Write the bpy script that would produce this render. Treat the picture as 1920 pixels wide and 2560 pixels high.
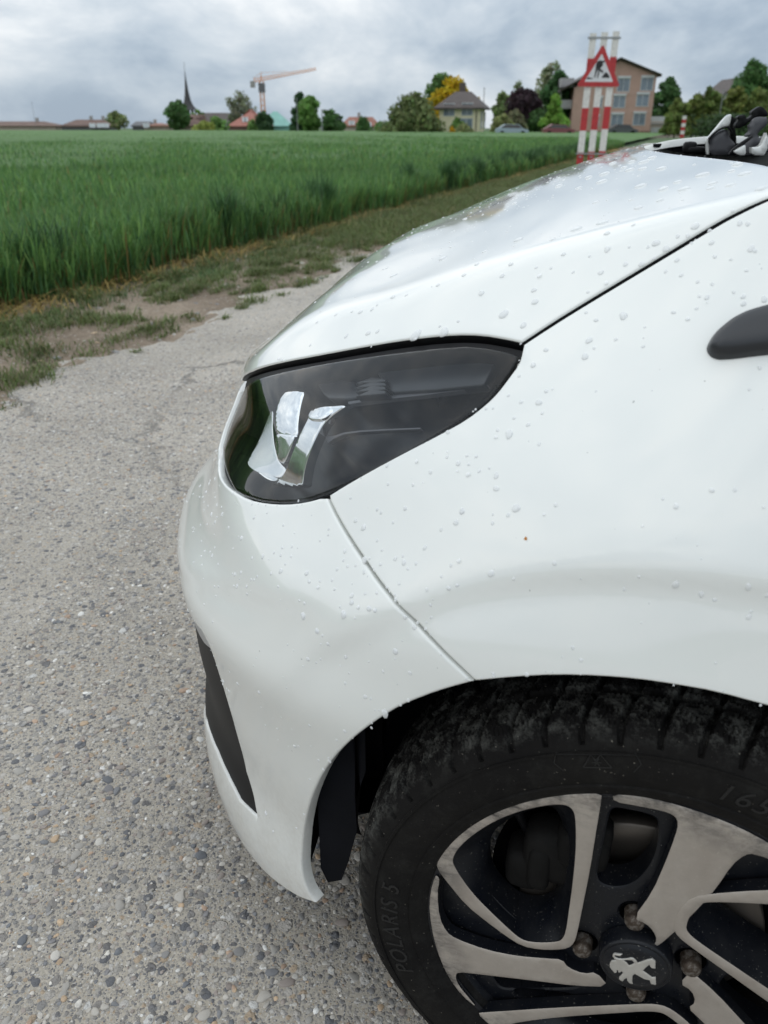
import bpy, math, random
import numpy as np
from mathutils import Vector, Matrix
from mathutils.geometry import delaunay_2d_cdt
for o in list(bpy.data.objects): bpy.data.objects.remove(o)
SC=bpy.context.scene; COL=SC.collection
R=math.radians
# ------------------------------------------------------------------ camera
CAM_H=1.006; FPX=1990.0; PITCH=math.atan((1280-318)/FPX)
cd=bpy.data.cameras.new('camera'); cam=bpy.data.objects.new('camera',cd); COL.objects.link(cam)
cam.location=(0,0,CAM_H); cam.rotation_euler=(math.pi/2-PITCH,0,0)
cd.sensor_fit='HORIZONTAL'; cd.sensor_width=36; cd.lens=36*FPX/1920
cd.clip_start=.02; cd.clip_end=3000
cd.dof.use_dof=True; cd.dof.focus_distance=0.95; cd.dof.aperture_fstop=11.0
SC.camera=cam
# ------------------------------------------------------------------ sky and light
wd=bpy.data.worlds.new('World'); SC.world=wd; wd.use_nodes=True
nt=wd.node_tree; nt.nodes.clear(); L=nt.links.new
def N(t,**k):
    n=nt.nodes.new(t)
    for a,b in k.items(): setattr(n,a,b)
    return n
SUN_EL,SUN_AZ=R(52),R(-75)          # sun behind the clouds, to the left
out=N('ShaderNodeOutputWorld'); tc=N('ShaderNodeTexCoord'); sep=N('ShaderNodeSeparateXYZ'); L(tc.outputs['Generated'],sep.inputs[0])
def M(op,a,b=None,c=None):
    n=N('ShaderNodeMath',operation=op)
    for i,v in enumerate((a,b,c)):
        if v is None: continue
        if isinstance(v,(int,float)): n.inputs[i].default_value=v
        else: L(v,n.inputs[i])
    return n.outputs[0]
zc=M('MAXIMUM',sep.outputs[2],0.0); den=M('ADD',zc,0.17)
cmb=N('ShaderNodeCombineXYZ'); L(M('DIVIDE',sep.outputs[0],den),cmb.inputs[0]); L(M('DIVIDE',sep.outputs[1],den),cmb.inputs[1]); cmb.inputs[2].default_value=3.7
def noise(scale,detail,rough,dist,vec):
    n=N('ShaderNodeTexNoise'); n.inputs['Scale'].default_value=scale; n.inputs['Detail'].default_value=detail; n.inputs['Roughness'].default_value=rough; n.inputs['Distortion'].default_value=dist; L(vec,n.inputs['Vector']); return n.outputs[0]
mpv=N('ShaderNodeMapping'); L(tc.outputs['Generated'],mpv.inputs[0]); mpv.inputs['Scale'].default_value=(1,1,2.0); mpv.inputs['Location'].default_value=(3.1,1.4,.7)
big=noise(2.3,7,.52,.35,mpv.outputs[0]); fine=noise(6.5,8,.58,.25,mpv.outputs[0])
mixv=M('ADD',M('MULTIPLY',big,.62),M('MULTIPLY',fine,.38))
ramp=N('ShaderNodeValToRGB'); L(mixv,ramp.inputs[0]); cr=ramp.color_ramp; cr.interpolation='B_SPLINE'
cr.elements[0].position=.40; cr.elements[0].color=(.36,.45,.56,1); cr.elements[1].position=.615; cr.elements[1].color=(1.12,1.13,1.13,1)
e=cr.elements.new(.46); e.color=(.52,.61,.705,1); e=cr.elements.new(.54); e.color=(.74,.805,.865,1)
gain=M('ADD',M('MULTIPLY',M('POWER',zc,1.1),.80),.99)        # overcast sky: brighter overhead than at the horizon
vm=N('ShaderNodeVectorMath',operation='SCALE'); L(ramp.outputs[0],vm.inputs[0]); L(gain,vm.inputs['Scale'])
bgc=N('ShaderNodeBackground'); L(vm.outputs[0],bgc.inputs[0]); bgc.inputs[1].default_value=1.0
sky=N('ShaderNodeTexSky',sky_type='NISHITA'); sky.sun_disc=False; sky.sun_elevation=SUN_EL; sky.sun_rotation=SUN_AZ; sky.altitude=500
bgs=N('ShaderNodeBackground'); L(sky.outputs[0],bgs.inputs[0]); bgs.inputs[1].default_value=.05
mxs=N('ShaderNodeMixShader'); mxs.inputs[0].default_value=.9; L(bgs.outputs[0],mxs.inputs[1]); L(bgc.outputs[0],mxs.inputs[2]); L(mxs.outputs[0],out.inputs[0])
ld=bpy.data.lights.new('sun','SUN'); ld.energy=.7; ld.angle=R(120); ld.color=(1,.95,.86)
sun=bpy.data.objects.new('sun',ld); COL.objects.link(sun)
sdir=Vector((math.sin(SUN_AZ)*math.cos(SUN_EL),math.cos(SUN_AZ)*math.cos(SUN_EL),math.sin(SUN_EL)))
sun.rotation_euler=sdir.to_track_quat('Z','Y').to_euler()
vs=SC.view_settings; vs.view_transform='Standard'; vs.look='None'; vs.gamma=1; vs.exposure=0; vs.use_curve_mapping=False
SC.cycles.max_bounces=8; SC.cycles.transparent_max_bounces=24
# ------------------------------------------------------------------ helpers
rng=np.random.default_rng(11); random.seed(5)
def link(o,parent=None):
    COL.objects.link(o)
    if parent is not None: o.parent=parent
    return o
def tag(o,label=None,cat=None,group=None,kind=None):
    for k,v in (('label',label),('category',cat),('group',group),('kind',kind)):
        if v: o[k]=v
    return o
def empty(name,loc=(0,0,0),rz=0,parent=None):
    o=bpy.data.objects.new(name,None); o.empty_display_size=.1; o.location=loc; o.rotation_euler=(0,0,rz); return link(o,parent)
def mesh(name,V,Fc,mat=None,parent=None,smooth=False,tint=None,uvw=None):
    me=bpy.data.meshes.new(name); V=np.asarray(V,np.float32)
    if isinstance(Fc,np.ndarray):
        n,k=Fc.shape
        me.vertices.add(len(V)); me.vertices.foreach_set('co',V.ravel())
        me.loops.add(n*k); me.loops.foreach_set('vertex_index',Fc.astype(np.int32).ravel())
        me.polygons.add(n); me.polygons.foreach_set('loop_start',np.arange(0,n*k,k,dtype=np.int32))
        try: me.polygons.foreach_set('loop_total',np.full(n,k,np.int32))
        except Exception: pass
        me.update(calc_edges=True)
    else:
        me.from_pydata([tuple(map(float,v)) for v in V],[],Fc); me.update()
    if smooth: me.polygons.foreach_set('use_smooth',np.ones(len(me.polygons),bool))
    if tint is not None:
        a=me.color_attributes.new('tint','FLOAT_COLOR','POINT'); t=np.ones((len(V),4),np.float32); t[:,:3]=tint; a.data.foreach_set('color',t.ravel())
    if mat is not None:
        for m in (mat if isinstance(mat,(list,tuple)) else [mat]): me.materials.append(m)
    return link(bpy.data.objects.new(name,me),parent)
def at(dx,dy,Y):
    """world point at ground distance Y seen in direction of picture position (1659 wide)"""
    px,py=dx*1920/1659,dy*1920/1659
    c,s=math.cos(PITCH),math.sin(PITCH); a=(px-960)/FPX; b=(1280-py)/FPX
    d=(a,c+b*s,-s+b*c); k=Y/d[1]
    return Vector((d[0]*k,Y,CAM_H+d[2]*k))
# ------------------------------------------------------------------ materials
class NT:
    def __init__(s,name):
        s.m=bpy.data.materials.new(name); s.m.use_nodes=True; s.t=s.m.node_tree; s.p=s.t.nodes['Principled BSDF']; s.o=s.t.nodes['Material Output']
    def n(s,t,**k):
        x=s.t.nodes.new(t)
        for a,b in k.items():
            if a.startswith('i_'): x.inputs[a[2:].replace('_',' ')].default_value=b
            else: setattr(x,a,b)
        return x
    def l(s,a,b): s.t.links.new(a,b)
    def math(s,op,a,b=None,c=None):
        x=s.n('ShaderNodeMath',operation=op)
        for i,v in enumerate((a,b,c)):
            if v is None: continue
            if isinstance(v,(int,float)): x.inputs[i].default_value=v
            else: s.l(v,x.inputs[i])
        return x.outputs[0]
    def mix(s,f,a,b):
        x=s.n('ShaderNodeMix',data_type='RGBA')
        for i,v in ((0,f),(6,a),(7,b)):
            if isinstance(v,(int,float)): x.inputs[i].default_value=v
            elif isinstance(v,tuple): x.inputs[i].default_value=(*v,1)
            else: s.l(v,x.inputs[i])
        return x.outputs[2]
    def coord(s,w='Object'): return s.n('ShaderNodeTexCoord').outputs[w]
    def noise(s,vec,scale,detail=4,rough=.55,dist=0):
        x=s.n('ShaderNodeTexNoise'); x.inputs['Scale'].default_value=scale; x.inputs['Detail'].default_value=detail; x.inputs['Roughness'].default_value=rough; x.inputs['Distortion'].default_value=dist; s.l(vec,x.inputs['Vector']); return x
    def vor(s,vec,scale,feature='F1',rand=1):
        x=s.n('ShaderNodeTexVoronoi',feature=feature); x.inputs['Scale'].default_value=scale; x.inputs['Randomness'].default_value=rand; s.l(vec,x.inputs['Vector']); return x
    def ramp(s,f,stops,interp='LINEAR'):
        x=s.n('ShaderNodeValToRGB'); s.l(f,x.inputs[0]); c=x.color_ramp; c.interpolation=interp
        while len(c.elements)<len(stops): c.elements.new(.5)
        for e,(p,col) in zip(c.elements,stops): e.position=p; e.color=(*col,1) if len(col)==3 else col
        return x.outputs[0]
    def rng(s,f,a,b,c=0,d=1):
        x=s.n('ShaderNodeMapRange',clamp=True); s.l(f,x.inputs[0])
        for i,v in enumerate((a,b,c,d)): x.inputs[i+1].default_value=v
        return x.outputs[0]
    def bump(s,h,st,dist):
        x=s.n('ShaderNodeBump'); x.inputs['Strength'].default_value=st; x.inputs['Distance'].default_value=dist; s.l(h,x.inputs['Height']); s.l(x.outputs[0],s.p.inputs['Normal']); return x
    def set(s,**k):
        for a,b in k.items():
            i=s.p.inputs[a.replace('_',' ')]
            if isinstance(b,(int,float)): i.default_value=b
            elif isinstance(b,tuple): i.default_value=(*b,1)
            else: s.l(b,i)
        return s
def plain(name,col,rough=.6,metal=0,var=.12,scale=8,spec=None,**k):
    t=NT(name); c=t.coord(); n=t.noise(c,scale,5).outputs[0]
    f=t.rng(n,.3,.7,1-var,1+var); v=t.n('ShaderNodeVectorMath',operation='SCALE'); v.inputs[0].default_value=col; t.l(f,v.inputs['Scale'])
    t.set(Base_Color=v.outputs[0],Roughness=rough,Metallic=metal,**k)
    if spec is not None: t.p.inputs['Specular IOR Level'].default_value=spec
    return t.m
def tinted(name,rough=.6,transl=0,var=None):
    t=NT(name); a=t.n('ShaderNodeAttribute',attribute_name='tint').outputs['Color']
    t.set(Base_Color=a,Roughness=rough); t.p.inputs['Specular IOR Level'].default_value=.3
    if transl:
        tr=t.n('ShaderNodeBsdfTranslucent'); t.l(a,tr.inputs[0]); mx=t.n('ShaderNodeMixShader'); mx.inputs[0].default_value=transl
        t.l(t.p.outputs[0],mx.inputs[1]); t.l(tr.outputs[0],mx.inputs[2]); t.l(mx.outputs[0],t.o.inputs[0])
    return t.m
MAT={}
# white car paint: faint road film low down, clear coat
t=NT('white_paint'); c=t.coord(); sp=t.n('ShaderNodeSeparateXYZ'); t.l(c,sp.inputs[0])
nz1=t.noise(c,9,6,.65).outputs[0]; nz2=t.noise(c,160,3,.6).outputs[0]
low=t.rng(sp.outputs[2],.42,.14); film=t.math('MULTIPLY',low,t.rng(nz1,.35,.75,.15,1.0))
streak=t.noise(c,38,4,.6).outputs[0]; film2=t.math('MULTIPLY',film,t.rng(nz2,.3,.7,.45,1))
film3=t.math('ADD',t.math('MULTIPLY',film2,.8),t.math('MULTIPLY',t.rng(streak,.62,.8),.025))
t.set(Base_Color=t.mix(t.math('MULTIPLY',t.rng(t.noise(c,210,1,.3).outputs[0],.83,.845),.5),t.mix(film3,(.765,.775,.742),(.42,.38,.32)),(.12,.11,.10)),Roughness=t.rng(film2,0,1,.32,.6),Coat_Weight=1.0,Coat_Roughness=t.rng(nz1,.3,.8,.03,.10),Coat_IOR=1.62); MAT['paint']=t.m
MAT['blackplastic']=plain('black_plastic',(.008,.008,.0085),.5,0,.2,20,.15)
MAT['liner']=plain('liner_plastic',(.006,.0065,.009),.7,0,.3,14,.12)
MAT['dark']=plain('dark_inside',(.004,.004,.005),.8,spec=.05)
MAT['rubber']=plain('seal_rubber',(.008,.008,.009),.5,spec=.2)
MAT['greyplastic']=plain('grey_plastic',(.085,.085,.092),.45)
MAT['silverplastic']=plain('satin_silver',(.42,.43,.44),.32,.6)
t=NT('repeater_plastic'); c=t.coord(); t.set(Base_Color=(.022,.024,.028),Roughness=.33); t.bump(t.noise(c,900,2).outputs[0],.05,.001); MAT['trim']=t.m
t=NT('chrome'); c=t.coord(); t.set(Base_Color=(.86,.87,.88),Metallic=1.0,Roughness=t.rng(t.noise(c,30).outputs[0],.3,.7,.03,.09)); MAT['chrome']=t.m
MAT['satin']=plain('satin_reflector',(.72,.73,.73),.22,.9,.05,30)
MAT['housing']=plain('lamp_housing',(.010,.011,.014),.25,0,.2,25,.3)
MAT['lamppanel']=plain('lamp_panel_grey',(.026,.028,.032),.3,0,.15,25,.5)
# clear lens
t=NT('clear_lens'); lw=t.n('ShaderNodeLayerWeight'); lw.inputs[0].default_value=.5; fre=t.math('ADD',t.math('MULTIPLY',t.math('POWER',lw.outputs['Facing'],4.0),.90),.042)
tr=t.n('ShaderNodeBsdfTransparent'); tr.inputs[0].default_value=(.90,.92,.93,1); gl=t.n('ShaderNodeBsdfGlossy'); gl.inputs['Roughness'].default_value=.015
mx=t.n('ShaderNodeMixShader'); t.l(fre,mx.inputs[0]); t.l(tr.outputs[0],mx.inputs[1]); t.l(gl.outputs[0],mx.inputs[2]); t.l(mx.outputs[0],t.o.inputs[0]); MAT['lens']=t.m
t=NT('cabin_glass'); t.set(Base_Color=(.02,.025,.028),Roughness=.03,Coat_Weight=.5); MAT['glass']=t.m
# water
t=NT('water'); lw=t.n('ShaderNodeLayerWeight'); lw.inputs[0].default_value=.5; fre=t.math('ADD',t.math('MULTIPLY',t.math('POWER',lw.outputs['Facing'],3.5),.55),.05)
tr=t.n('ShaderNodeBsdfTransparent'); tr.inputs[0].default_value=(.965,.97,.97,1); gl=t.n('ShaderNodeBsdfGlossy'); gl.inputs['Roughness'].default_value=.02; mx=t.n('ShaderNodeMixShader')
t.l(fre,mx.inputs[0]); t.l(tr.outputs[0],mx.inputs[1]); t.l(gl.outputs[0],mx.inputs[2])
df=t.n('ShaderNodeBsdfDiffuse'); df.inputs[0].default_value=(.93,.94,.94,1); m2=t.n('ShaderNodeMixShader'); m2.inputs[0].default_value=.58; t.l(mx.outputs[0],m2.inputs[1]); t.l(df.outputs[0],m2.inputs[2]); t.l(m2.outputs[0],t.o.inputs[0]); MAT['water']=t.m
# wheel
t=NT('machined_alloy'); c=t.coord(); sp=t.n('ShaderNodeSeparateXYZ'); t.l(c,sp.inputs[0])
rad=t.math('SQRT',t.math('ADD',t.math('POWER',sp.outputs[0],2),t.math('POWER',sp.outputs[2],2)))
nb=t.noise(c,16,6,.7).outputs[0]; nf=t.noise(c,90,6,.75).outputs[0]
scr=t.n('ShaderNodeMapping'); t.l(c,scr.inputs[0]); scr.inputs['Rotation'].default_value=(0,R(38),0); scr.inputs['Scale'].default_value=(1,1,2.6)
ns=t.noise(scr.outputs[0],42,5,.7,.4).outputs[0]
grime=t.math('MULTIPLY',t.rng(rad,.165,.207),t.rng(t.math('ADD',t.math('MULTIPLY',nb,.6),t.math('MULTIPLY',ns,.4)),.44,.58))
spk=t.rng(t.noise(c,420,2).outputs[0],.68,.74,0,.5)
dust=t.mix(t.rng(nb,.3,.75,0,.7),(.52,.475,.425),(.33,.28,.24))
colr=t.mix(spk,t.mix(t.math('MULTIPLY',grime,.9),dust,(.022,.02,.019)),(.6,.57,.52))
t.set(Base_Color=colr,Metallic=t.rng(grime,0,1,.62,.15),Roughness=t.rng(nf,.3,.7,.36,.58)); t.bump(nf,.12,.0006); MAT['alloy']=t.m
t=NT('wheel_black'); c=t.coord(); spk=t.rng(t.noise(c,520,2,.5).outputs[0],.69,.735); n2=t.noise(c,30,5).outputs[0]
t.set(Base_Color=t.mix(t.math('MULTIPLY',spk,.5),t.mix(t.rng(n2,.4,.75,0,.6),(.006,.007,.010),(.014,.014,.015)),(.36,.34,.30)),Roughness=t.rng(n2,.3,.7,.22,.48),Specular_IOR_Level=.28); MAT['wheelblack']=t.m
t=NT('tyre_rubber'); c=t.coord(); n1=t.noise(c,55,6,.72).outputs[0]; n2=t.noise(c,520,3,.6).outputs[0]; n3=t.noise(c,9,3).outputs[0]
sp=t.n('ShaderNodeSeparateXYZ'); t.l(c,sp.inputs[0]); rad=t.math('SQRT',t.math('ADD',t.math('POWER',sp.outputs[0],2),t.math('POWER',sp.outputs[2],2)))
tread=t.rng(rad,.268,.284)
mud=t.math('MULTIPLY',t.rng(t.math('ADD',t.math('MULTIPLY',n1,.8),t.math('MULTIPLY',n2,.2)),.48,.66),t.math('ADD',t.math('MULTIPLY',tread,.62),.05))
cl=t.mix(t.math('MULTIPLY',mud,.75),t.mix(t.rng(n3,.35,.7),(.0065,.006,.006),(.012,.011,.010)),(.20,.20,.18))
spk=t.math('MULTIPLY',t.rng(t.noise(c,330,2,.4).outputs[0],.73,.77),.4)
t.set(Base_Color=t.mix(spk,cl,(.33,.30,.25)),Roughness=.8,Specular_IOR_Level=.12); t.bump(t.math('ADD',n2,n1),.35,.0008); MAT['tyre']=t.m
t=NT('rusty_steel'); c=t.coord(); n1=t.noise(c,140,5,.7).outputs[0]
t.set(Base_Color=t.ramp(n1,[(.3,(.028,.018,.013)),(.48,(.06,.043,.03)),(.62,(.19,.17,.15)),(.75,(.10,.065,.045))]),Roughness=.55,Metallic=.45); t.bump(n1,.3,.001); MAT['bolt']=t.m
t=NT('brake_steel'); c=t.coord(); sp=t.n('ShaderNodeSeparateXYZ'); t.l(c,sp.inputs[0]); rad=t.math('SQRT',t.math('ADD',t.math('POWER',sp.outputs[0],2),t.math('POWER',sp.outputs[2],2)))
w=t.n('ShaderNodeTexNoise',noise_dimensions='1D'); t.l(t.math('MULTIPLY',rad,900),w.inputs['W'])
t.set(Base_Color=t.mix(w.outputs[0],(.085,.072,.062),(.17,.15,.13)),Metallic=.7,Roughness=.45); MAT['brake']=t.m
MAT['iron']=plain('cast_iron',(.008,.0075,.007),.75,0,.35,30,.15)
# ---------------- measured curves of the car
CHR={'A': {'c': [0.3711, 0.5307, 0.7239], 'x': [-0.7071, 0.7071, 0.0], 'n': [0.5529, 0.5529, 0.6233], 'y': [-0.4407, -0.4407, 0.782], 'p': [[-0.0737, 0.0208], [-0.0578, 0.0257], [-0.0418, 0.0299], [-0.0353, 0.0192], [-0.0257, 0.0042], [-0.0172, -0.0109], [-0.0103, -0.0218], [-0.0261, -0.0265], [-0.0456, -0.0308], [-0.0574, -0.0211], [-0.0662, -0.0108], [-0.0736, 0.0015], [-0.0768, 0.0125]]}, 'A2': {'c': [0.3665, 0.5587, 0.6952], 'x': [-0.7288, 0.6847, 0.0], 'n': [0.66, 0.7026, 0.2661], 'y': [-0.1822, -0.194, 0.9639], 'p': [[-0.0703, 0.0031], [-0.0497, 0.0071], [-0.0318, 0.0119], [-0.0332, 0.0016], [-0.0366, -0.0131], [-0.0415, -0.0238], [-0.0523, -0.0254], [-0.0602, -0.0181], [-0.0674, -0.0063]]}, 'B': {'c': [0.3725, 0.5244, 0.6716], 'x': [-0.6675, 0.7446, 0.0], 'n': [0.5899, 0.5289, 0.6102], 'y': [-0.4543, -0.4073, 0.7922], 'p': [[-0.126, 0.028], [-0.1354, 0.0208], [-0.1342, 0.0053], [-0.1286, -0.0186], [-0.1249, -0.036], [-0.1192, -0.0453], [-0.1036, -0.0479], [-0.0793, -0.0461], [-0.056, -0.0419], [-0.0463, -0.034], [-0.0459, -0.0231], [-0.0592, -0.0219], [-0.0737, -0.0158], [-0.0928, -0.0033], [-0.1105, 0.0104]]}, 'C': {'c': [0.3455, 0.5752, 0.698], 'x': [-0.7486, 0.663, 0.0], 'n': [0.637, 0.7192, 0.2774], 'y': [-0.1839, -0.2077, 0.9608], 'p': [[0.0055, 0.0596], [-0.0183, 0.0515], [-0.034, 0.0458], [-0.0422, 0.04], [-0.0437, 0.0298], [-0.0484, 0.0131], [-0.0535, -0.0062], [-0.0591, -0.0249], [-0.0667, -0.0389], [-0.0817, -0.0503], [-0.1043, -0.0546], [-0.1318, -0.0538], [-0.1275, -0.0597], [-0.111, -0.0612], [-0.0857, -0.0575], [-0.0529, -0.0489], [-0.0284, -0.0411], [-0.0284, -0.0321], [-0.0274, -0.0139], [-0.0233, 0.0072], [-0.0182, 0.0302], [-0.0099, 0.0431], [-0.0021, 0.0514]]}, 'Ct': {'c': [0.3299, 0.5727, 0.7378], 'x': [-0.7071, 0.7071, 0.0], 'n': [0.4955, 0.4955, 0.7135], 'y': [-0.5045, -0.5045, 0.7007], 'p': [[-0.0181, 0.0178], [-0.0381, 0.0085], [-0.0507, 0.0023], [-0.0552, -0.0028], [-0.0502, -0.0107], [-0.0327, -0.0069], [-0.0232, -0.0011], [-0.0199, 0.0092]]}}
SPECK=[0.1374, 0.7629, 0.7201]
fins_=[[[0.3298, 0.5525, 0.7876], [0.3102, 0.5604, 0.7972], [0.2944, 0.5736, 0.8001], [0.2925, 0.5784, 0.7983], [0.3113, 0.5658, 0.7929]], [[0.3286, 0.5586, 0.7846], [0.3092, 0.5657, 0.7945], [0.2935, 0.5786, 0.7974], [0.2917, 0.5833, 0.7956], [0.3103, 0.5713, 0.7901]], [[0.3274, 0.5645, 0.7816], [0.3082, 0.5709, 0.7918], [0.2926, 0.5834, 0.7947], [0.2908, 0.588, 0.7929], [0.3093, 0.5766, 0.7873]], [[0.3263, 0.5703, 0.7786], [0.3073, 0.576, 0.7891], [0.2918, 0.5882, 0.7921], [0.29, 0.5927, 0.7902], [0.3083, 0.5818, 0.7844]]]
BODY={'ZK': [0.12, 0.2, 0.28, 0.36, 0.42, 0.47, 0.52, 0.57, 0.62, 0.68, 0.74, 0.8, 0.87, 0.95], 'UK': [-0.4, -0.2, 0, 0.15, 0.28, 0.4, 0.5, 0.6], 'NK': [0.15, 0.35, 0.55, 0.7, 0.85], 'U': [0.6433, 0.6595, 0.6511, 0.6585, 0.6576, 0.6572, 0.6489, 0.6077, 0.5889, 0.5669, 0.5642, 0.5315, 0.4802, 0.4339], 'W': [0.7745, 0.7892, 0.7938, 0.7994, 0.8035, 0.8098, 0.8176, 0.8214, 0.8189, 0.8004, 0.7775, 0.746, 0.697, 0.6338], 'H': [0.9954, 1.0034, 0.9702, 0.9193, 0.8681, 0.8186, 0.7415, 0.6673], 'N': [2.434, 2.326, 2.419, 2.125, 1.688], 'C': [0.0177, 0.0031, 0.0129], 'WP': [[0.523, 0.319, 0.71], [0.541, 0.205, 0.712], [0.553, 0.099, 0.704], [0.552, 0.014, 0.701], [0.545, 0.061, 0.701], [0.461, 0.176, 0.767], [0.435, 0.089, 0.796], [0.423, 0.008, 0.807], [0.413, 0.134, 0.813], [0.403, 0.252, 0.817], [0.388, 0.39, 0.816], [0.351, 0.418, 0.833], [0.29, 0.467, 0.851], [0.231, 0.5, 0.879], [0.126, 0.544, 0.915], [0.045, 0.573, 0.943], [-0.026, 0.524, 0.967], [0.632, 0.165, 0.529], [0.635, 0.247, 0.522], [0.62, 0.331, 0.514], [0.594, 0.417, 0.505], [0.572, 0.469, 0.51], [0.541, 0.527, 0.476], [0.548, 0.276, 0.658], [0.587, 0.422, 0.203], [0.56, 0.478, 0.183], [0.525, 0.53, 0.153], [0.5, 0.546, 0.108]], 'WA': [-0.00229, 0.00571, 0.00061, -0.00265, -0.00239, -0.00382, -0.00038, 0.00455, 0.00089, 0.00273, -0.00117, -0.00356, -0.00304, 0.00362, -0.00076, -0.00215, 0.00152, -0.00649, 0.00309, -0.00055, -0.00478, -0.00192, 0.00183, -0.00049, -0.00162, 0.0006, 0.00135, -0.00095]}
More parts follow.
